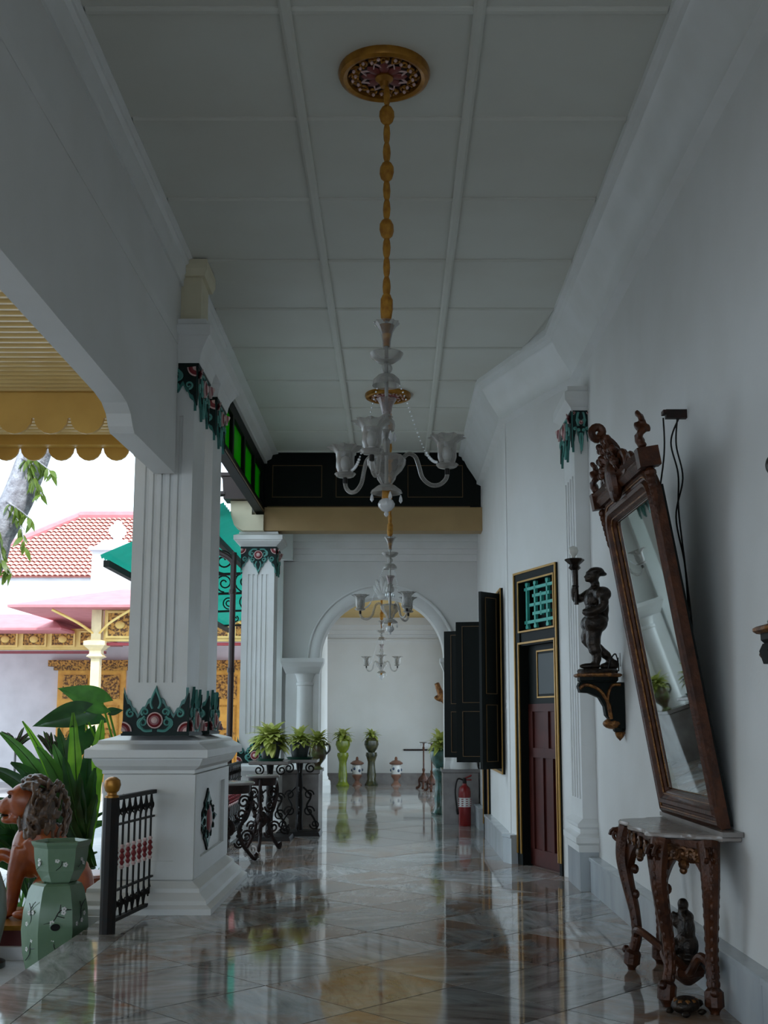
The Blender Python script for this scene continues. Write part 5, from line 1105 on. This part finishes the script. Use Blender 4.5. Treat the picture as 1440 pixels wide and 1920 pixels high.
mb = MB(); mb.box((.0, -.12, -.3), (.119, .12, .35)); part('backplate', mb, 'gilt', ow, smooth=0)
# fire extinguisher
fe = thing('fire_extinguisher', 'red fire extinguisher standing at the right arch plinth', 'fire extinguisher', (1.01, 16.62, 0))
mb = MB(); mb.lathe([(.001, 0), (.085, 0), (.09, .01), (.09, .48), (.075, .54), (.035, .575), (.03, .60), (.001, .60)], 20); part('cylinder', mb, 'redpaint', fe)
mb = MB(); mb.lathe([(.0915, .27), (.0915, .40)], 20, None, None, False); lb = part('label_sheet', mb, 'offwhite', fe)
mb = MB()
for k in range(4):
    for a in (3.6, 4.3, 5.0, 5.7): mb.cbox((.093*math.cos(a), .093*math.sin(a), .29+.03*k), (.03, .006, .012), None)
part('label_lines', mb, 'redpaint', lb)['kind'] = 'stuff'
mb = MB(); mb.lathe([(.028, .60), (.03, .66), (.02, .68)], 10); part('valve', mb, 'iron', fe)
mb = MB(); mb.tube([(0, 0, .67), (.10, -.04, .72)], .012, 6); mb.tube([(0, 0, .65), (.10, -.04, .655)], .010, 6); split('lever', mb, 'redpaint', fe, 35)
mb = MB(); mb.tube(bez([(-.02, 0, .65), (-.10, 0, .66), (-.135, 0, .50), (-.115, 0, .25), (-.10, 0, .16)], 7), [.012]*22+[.018]*7, 7); part('hose', mb, 'iron', fe)
# ================================================================ garden corner: lion, stool, jars, plants
pl = thing('statue_plinth', 'dark red plinth with gold edge below the lion', 'plinth', (-3.05, 9.85, GZ))
mb = MB(); mb.box((-.82, -.48, 0), (.47, .5, .10)); part('kerb', mb, 'courtwall', pl, smooth=0)
mb = MB(); mb.box((-.80, -.43, .10), (.44, .45, .225)); part('red_body', mb, pm('dark_red_paint', (.10, .012, .012), .4), pl, smooth=0)
mb = MB(); mb.box((-.82, -.46, .225), (.46, .48, .262)); part('gold_edge', mb, 'gold', pl, smooth=0)
ln = thing('lion_statue', 'terracotta glazed sitting lion statue with dark mane', 'statue', (-3.03, 9.85, GZ+.262), PI)
mb = MB()
mb.ball((-.24, 0, .25), (.22, .21, .25), 18, 12); mb.tube(bez([(-.26, 0, .30), (-.1, 0, .48), (.06, 0, .66)], 6), .20, 12); mb.ball((.08, 0, .55), (.17, .18, .24), 16, 12)
mb.tube(bez([(.12, .10, .58), (.17, .11, .36), (.19, .10, .20), (.22, .10, .03)], 6), [.10, .098, .095, .09, .085, .08, .076, .072, .068, .065, .06, .058, .056, .055, .055, .055, .055, .058, .06], 12)
for k in (-1, 0, 1): mb.ball((.30, .10+k*.032, .028), (.05, .022, .03), 10, 8)
mb.ball((.25, .10, .035), (.07, .06, .04), 12, 8)
mb.tube(bez([(.12, -.10, .55), (.24, -.11, .46), (.36, -.10, .50), (.44, -.10, .46)], 6), [.09, .085, .08, .075, .07, .066, .062, .06, .06, .058, .058, .056, .056, .056, .056, .058, .06, .062, .062], 12)
mb.ball((.45, -.10, .45), (.06, .055, .045), 12, 8)
for s_ in (-1, 1): mb.ball((-.16, s_*.17, .20), (.20, .09, .19), 14, 10); mb.ball((.02, s_*.19, .045), (.15, .06, .05), 12, 8)
mb.ball((.16, 0, .96), (.145, .125, .155), 18, 12); mb.tube([(.20, 0, .95), (.33, 0, .915)], [.10, .068], 14); mb.ball((.335, 0, .905), (.052, .066, .06), 14, 10); mb.ball((.375, 0, .945), (.028, .036, .022), 10, 8)
mb.ball((.29, 0, .80), (.072, .06, .038), 12, 8); mb.ball((.22, 0, .82), (.08, .08, .06), 12, 8)
for s_ in (-1, 1): mb.ball((.255, s_*.062, 1.035), (.05, .03, .022), 10, 8); mb.ball((.33, s_*.035, .885), (.045, .035, .034), 10, 8)
blob('body', mb, 'terracotta', ln, .0125, 4)
mb = MB(); r_ = random.Random(9)
for i in range(330):
    th = r_.uniform(0, 2*PI); f = r_.random(); z = .42+.68*f
    prof_ = .14+.09*math.sin(PI*min(1, (1.13-z)/.60))*(1 if z > .5 else .8)
    cx_ = .025+.03*math.cos(z*4); x = cx_+prof_*.95*math.cos(th); y = prof_*.95*math.sin(th)
    if math.cos(th) > .30 and z > .80: continue
    if math.cos(th) > .2: x -= .02
    L_ = r_.uniform(.045, .075)
    mb.ball((0, 0, 0), (.017, .017, L_*.85), 6, 5, Matrix.Translation((x, y, z)) @ Matrix.Rotation(th, 4, 'Z') @ Matrix.Rotation(r_.uniform(.1, .5), 4, 'Y') @ Matrix.Rotation(r_.uniform(-.35, .35), 4, 'X'))
for i in range(60):
    th = r_.uniform(0, 2*PI); e = r_.uniform(.35, 1.45); p = Vector((.075+.155*math.cos(th)*math.cos(e), .16*math.sin(th)*math.cos(e), .98+.19*math.sin(e)))
    if math.cos(th) > .55 and e < .8: continue
    mb.ball(p, (.034, .03, .026), 7, 5)
mb.ball((.03, 0, .78), (.14, .18, .30), 16, 12)
o = blob('mane', mb, 'mane', ln, .0105, 1)
for s_ in (-1, 1):
    mb = MB(); mb.ball((.262, s_*.078, 1.0), (.024, .016, .017), 8, 6); part('eye', mb, 'bronze', ln)
mb = MB(); mb.ball((.40, 0, .95), (.012, .022, .014), 8, 6); part('nose', mb, 'bronze', ln)
mb = MB(); mb.ball((.315, 0, .838), (.055, .052, .014), 10, 6); part('mouth', mb, 'bronze', ln)
tee = MB(); tee.lathe([(.009, 0), (.001, -.028)], 6); tm = tee.mesh('tooth')
for s_ in (-1, 1): link('tooth', tm, 'offwhite', ln, (.352, s_*.030, .848))
# celadon stool with planter on top
def hexa(mb, prof, ph=0.0): mb.lathe(prof, 6, Matrix.Rotation(ph, 4, 'Z'))
PH = .30
gs = thing('garden_stool', 'tall hexagonal celadon garden stool with painted blossoms', 'stool', (-2.525, 8.62, GZ))
mb = MB(); hexa(mb, [(.001, 0), (.170, 0), (.18, .03), (.225, .22), (.24, .38), (.23, .52), (.20, .66), (.180, .70), (.150, .715), (.001, .715)], PH); part('stool_body', mb, 'celadon', gs, smooth=15)
blm = MB()
for k in range(5): blm.ball((.011*math.cos(k*2*PI/5), .011*math.sin(k*2*PI/5), 0), (.0085, .0085, .003), 6, 5)
bsm = blm.mesh('blossom'); twm = MB(); twm.tube(bez([(0, -.10, 0), (.02, -.03, .001), (-.01, .04, .001), (.03, .11, 0)], 5), .0035, 4); twm.tube([(.0, 0, 0), (.05, .04, 0)], .003, 4); twm.tube([(0, .03, 0), (-.045, .07, 0)], .003, 4); tmm = twm.mesh('painted_twig')
r_ = random.Random(4)
def face_mtx(k, z, rad, lean_=0):
    a = PH+PI/3*k+PI/6; return Matrix.Translation((rad*math.cos(a), rad*math.sin(a), z)) @ Matrix.Rotation(a+PI/2, 4, 'Z') @ Matrix.Rotation(PI/2, 4, 'X')
for k in range(6):
    for z, rd in ((.50, .202), (.26, .199)):
        o = link('painted_twig', tmm, 'darkpot', gs); o.matrix_local = face_mtx(k, z, rd) @ Matrix.Rotation(r_.uniform(-1, 1), 4, 'Z'); o['kind'] = 'stuff'
        for j in range(3):
            b_ = link('blossom', bsm, 'offwhite' if r_.random() < .7 else 'crimson', gs); b_.matrix_local = face_mtx(k, z, rd+.002) @ Matrix.Translation((r_.uniform(-.06, .06), r_.uniform(-.08, .08), 0)); b_['kind'] = 'stuff'
    hm = MB(); hm.lathe([(.042, 0), (.045, .004), (.034, .006)], 18, face_mtx(k, .42, .206) @ Matrix.Diagonal((1, .75, 1, 1)), None, False)
    if k % 2 == 0: part('pierced_rim', hm, 'celadon', gs); hm = MB(); hm.lathe([(.036, 0), (.036, .003)], 18, face_mtx(k, .42, .206) @ Matrix.Diagonal((1, .75, 1, 1))); part('hole_shade_disc', hm, pm('hole_shade_black', (.003, .003, .003), .9), gs)  # closed black disc paints the shade inside the pierced opening
hp = thing('hexagonal_planter', 'hexagonal celadon planter standing on the garden stool', 'planter', (-2.50, 8.62, GZ+.715))
mb = MB(); hexa(mb, [(.001, .012), (.115, .0), (.13, .01), (.175, .09), (.192, .18), (.198, .255), (.215, .28), (.22, .300), (.195, .300), (.182, .28), (.15, .16), (.001, .14)], PH); part('planter_body', mb, 'celadon', hp, smooth=15)
for k in range(6):
    o = link('painted_twig', tmm, 'darkpot', hp); o.matrix_local = face_mtx(k, .16, .163) @ Matrix.Rotation(-.25, 4, 'X') @ Matrix.Rotation(r_.uniform(-1, 1), 4, 'Z') @ Matrix.Scale(.7, 4); o['kind'] = 'stuff'
    for j in range(2):
        b_ = link('blossom', bsm, 'offwhite', hp); b_.matrix_local = face_mtx(k, .14+.03*j, .163) @ Matrix.Rotation(-.25, 4, 'X') @ Matrix.Translation((r_.uniform(-.04, .04), 0, .003)); b_['kind'] = 'stuff'
mb = MB(); hexa(mb, [(.001, .20), (.15, .205)], PH); part('soil', mb, 'soil', hp)
gj = thing('garden_jar', 'tall grey green jar at the left picture edge', 'jar', (-3.24, 9.1, GZ))
mb = MB(); mb.lathe([(.001, 0), (.14, 0), (.15, .05), (.13, .12), (.16, .25), (.185, .40), (.17, .58), (.12, .72), (.07, .80), (.06, .84), (.075, .86), (.001, .86)], 22); part('jar_body', mb, pm('grey_green_glaze', (.16, .20, .17), .3), gj)
mb = MB(); mb.lathe([(.001, .0), (.19, .0), (.19, .04), (.14, .06)], 22); part('foot_ring', mb, 'darkpot', gj)
# --- broad leaved plants behind the lion
def wp(px, py, Y):
    u = (px-741)/2100; v = (1045.4-py)/2100; c_, s_ = math.cos(math.atan(.146)), math.sin(math.atan(.146)); t = Y/(c_-v*s_)
    return Vector((u*t, Y, 1.5+t*(s_+v*c_)))
def strap(parent, base, tip, W_, lift, mat, n=9, wav=.0, tilt=0):
    b = Vector(base); e = Vector(tip); mid = (b+e)/2+Vector((0, 0, lift)); g_ = []
    for i in range(n+1):
        f = i/n; p = b*(1-f)**2+mid*2*f*(1-f)+e*f*f; d = (2*(1-f)*(mid-b)+2*f*(e-mid)).normalized()
        sd = d.cross(Vector((tilt, -1, .25))).normalized(); w_ = W_*(math.sin(PI*min(1, .10+f*.88))**.7); nn = sd.cross(d).normalized()
        wv = wav*math.sin(i*2.2)*W_
        g_.append([tuple(p-sd*w_+nn*(w_*.3+wv)), tuple(p-sd*w_*.5+nn*w_*.12), tuple(p), tuple(p+sd*w_*.5+nn*w_*.12), tuple(p+sd*w_+nn*(w_*.3-wv))])
    mb = MB(); mb.sheet(g_); o = part('leaf', mb, mat, parent)
    mb = MB(); mb.tube([tuple(Vector(r[2])-Vector((0, .004, 0))) for r in g_], [.007*(1-i/(n+1))+.002 for i in range(n+1)], 5); part('midrib', mb, 'leafmid', o); return o
fn = thing('birds_nest_fern', 'big fern with long wavy strap leaves beside the pedestal', 'plant', (0, 0, 0))
B0 = Vector((-2.88, 10.75, GZ+.55))
mb = MB(); mb.lathe([(.001, GZ), (.20, GZ), (.26, GZ+.45), (.28, GZ+.48), (.25, GZ+.50), (.001, GZ+.46)], 18, Matrix.Translation((B0.x, B0.y, 0))); part('pot', mb, 'terracotta', fn)
fr = random.Random(12)
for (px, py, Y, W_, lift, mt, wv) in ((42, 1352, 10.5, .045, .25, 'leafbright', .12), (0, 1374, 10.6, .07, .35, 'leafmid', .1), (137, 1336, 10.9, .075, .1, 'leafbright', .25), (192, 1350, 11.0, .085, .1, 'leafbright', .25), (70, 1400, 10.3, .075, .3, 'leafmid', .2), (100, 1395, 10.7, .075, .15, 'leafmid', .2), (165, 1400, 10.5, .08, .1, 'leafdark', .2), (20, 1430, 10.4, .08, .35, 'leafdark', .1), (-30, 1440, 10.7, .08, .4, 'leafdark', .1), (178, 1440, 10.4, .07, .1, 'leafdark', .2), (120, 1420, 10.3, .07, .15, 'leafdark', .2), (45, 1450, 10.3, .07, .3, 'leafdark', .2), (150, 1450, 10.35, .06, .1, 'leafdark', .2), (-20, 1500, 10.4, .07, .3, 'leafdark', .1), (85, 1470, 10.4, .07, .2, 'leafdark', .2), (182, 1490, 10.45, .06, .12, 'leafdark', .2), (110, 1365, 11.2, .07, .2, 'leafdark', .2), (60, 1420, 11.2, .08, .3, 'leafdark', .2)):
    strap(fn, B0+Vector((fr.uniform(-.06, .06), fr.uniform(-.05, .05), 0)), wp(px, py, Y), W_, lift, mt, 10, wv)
bp = thing('dark_shrub', 'dark leafy shrub behind the lion head at the left edge', 'plant', (0, 0, 0))
C0 = Vector((-3.45, 10.95, GZ+.2))
for k in range(90):
    a = fr.uniform(0, 2*PI); h_ = fr.uniform(.25, 1.05); rr = fr.uniform(.15, .75)
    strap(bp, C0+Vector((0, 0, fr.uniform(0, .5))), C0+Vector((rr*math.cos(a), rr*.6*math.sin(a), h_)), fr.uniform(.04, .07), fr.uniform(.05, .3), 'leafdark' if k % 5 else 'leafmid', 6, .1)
mb = MB(); mb.tube([(C0.x, C0.y, GZ), tuple(C0+Vector((0, 0, .5)))], .03, 6); part('stem', mb, 'bark', bp)
M['maroonleaf'] = pm('maroon_leaf', (.045, .028, .018), .4)
cr = thing('dark_croton', 'small dark spiky croton rising behind the fern', 'plant', (0, 0, 0))
for cpx, cpy in ((30, 1385), (98, 1392), (118, 1398)):
    c0 = wp(cpx, cpy, 11.9)
    for k in range(16):
        a = k*2.4; strap(cr, c0-Vector((0, 0, .12)), c0+Vector((.16*math.cos(a), .1*math.sin(a), fr.uniform(-.02, .12))), .022, .05, 'maroonleaf', 5)
    mb = MB(); mb.tube([tuple(c0-Vector((0, 0, .12))), (c0.x, c0.y, GZ)], .012, 5); part('stem', mb, 'bark', cr)
an = thing('heart_leaf_plant', 'tall plant with large heart shaped leaves above the pedestal corner', 'plant', (0, 0, 0))
def heart(tipp, basep, W_, Y, dY, mat, root):
    tp = wp(*tipp, Y+dY); bs = wp(*basep, Y); ax = tp-bs; L_ = ax.length; d = ax.normalized(); sd = d.cross(Vector((.1, -1, .45))).normalized(); nn = sd.cross(d).normalized(); g_ = []
    for i in range(13):
        f = i/12; x = -.22+1.22*f; w_ = W_*(max(0, math.sin(PI*min(1, (f*.93+.07)))**.75))*(1.12-.75*f)
        dr = -.12*L_*(x*x); notch = .22*L_ if False else 0
        row = []
        for u in (-1, -.6, -.2, 0, .2, .6, 1):
            xx = x*L_ if x > 0 else x*L_*abs(u)
            row.append(tuple(bs+d*xx+sd*(u*w_)+nn*(dr+.16*W_*abs(u)-.10*W_*u*u)))
        g_.append(row)
    mb = MB(); mb.sheet(g_); o = part('leaf', mb, mat, an); mb = MB(); mb.tube(bez([tuple(root), tuple((Vector(root)+bs)/2+Vector((.05, 0, .1))), tuple(bs)], 8), .011, 6); part('petiole', mb, 'leafbright', o)
R0 = Vector((-2.62, 11.35, GZ+.4))
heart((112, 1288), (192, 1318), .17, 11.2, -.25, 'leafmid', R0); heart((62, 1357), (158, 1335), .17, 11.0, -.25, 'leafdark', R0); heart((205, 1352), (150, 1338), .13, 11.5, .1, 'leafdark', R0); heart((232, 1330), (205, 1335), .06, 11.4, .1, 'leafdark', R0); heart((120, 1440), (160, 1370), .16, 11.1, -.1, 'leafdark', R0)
mb = MB(); mb.tube([(R0.x, R0.y, GZ), tuple(R0)], .04, 7); part('stem', mb, 'leafmid', an)
gb = MB(); r_ = random.Random(2)
for k in range(220):
    x, y = r_.uniform(-5.2, -2.75), r_.uniform(10.9, 12.8); a = r_.uniform(0, 6.28); L_ = r_.uniform(.12, .35); p = Vector((x, y, GZ)); e = p+Vector((.12*math.cos(a), .12*math.sin(a), L_)); sdv = Vector((-math.sin(a), math.cos(a), 0))*.02; m_ = (p+e)/2+Vector((0, 0, .05))
    gb.sheet([[tuple(p-sdv*.5), tuple(p+sdv*.5)], [tuple(m_-sdv), tuple(m_+sdv)], [tuple(e-sdv*.1), tuple(e+sdv*.1)]])
o = part('ground_cover', gb, 'leafmid', None); tag(o, 'low green ground cover under the garden plants', 'ground cover', None, 'stuff')
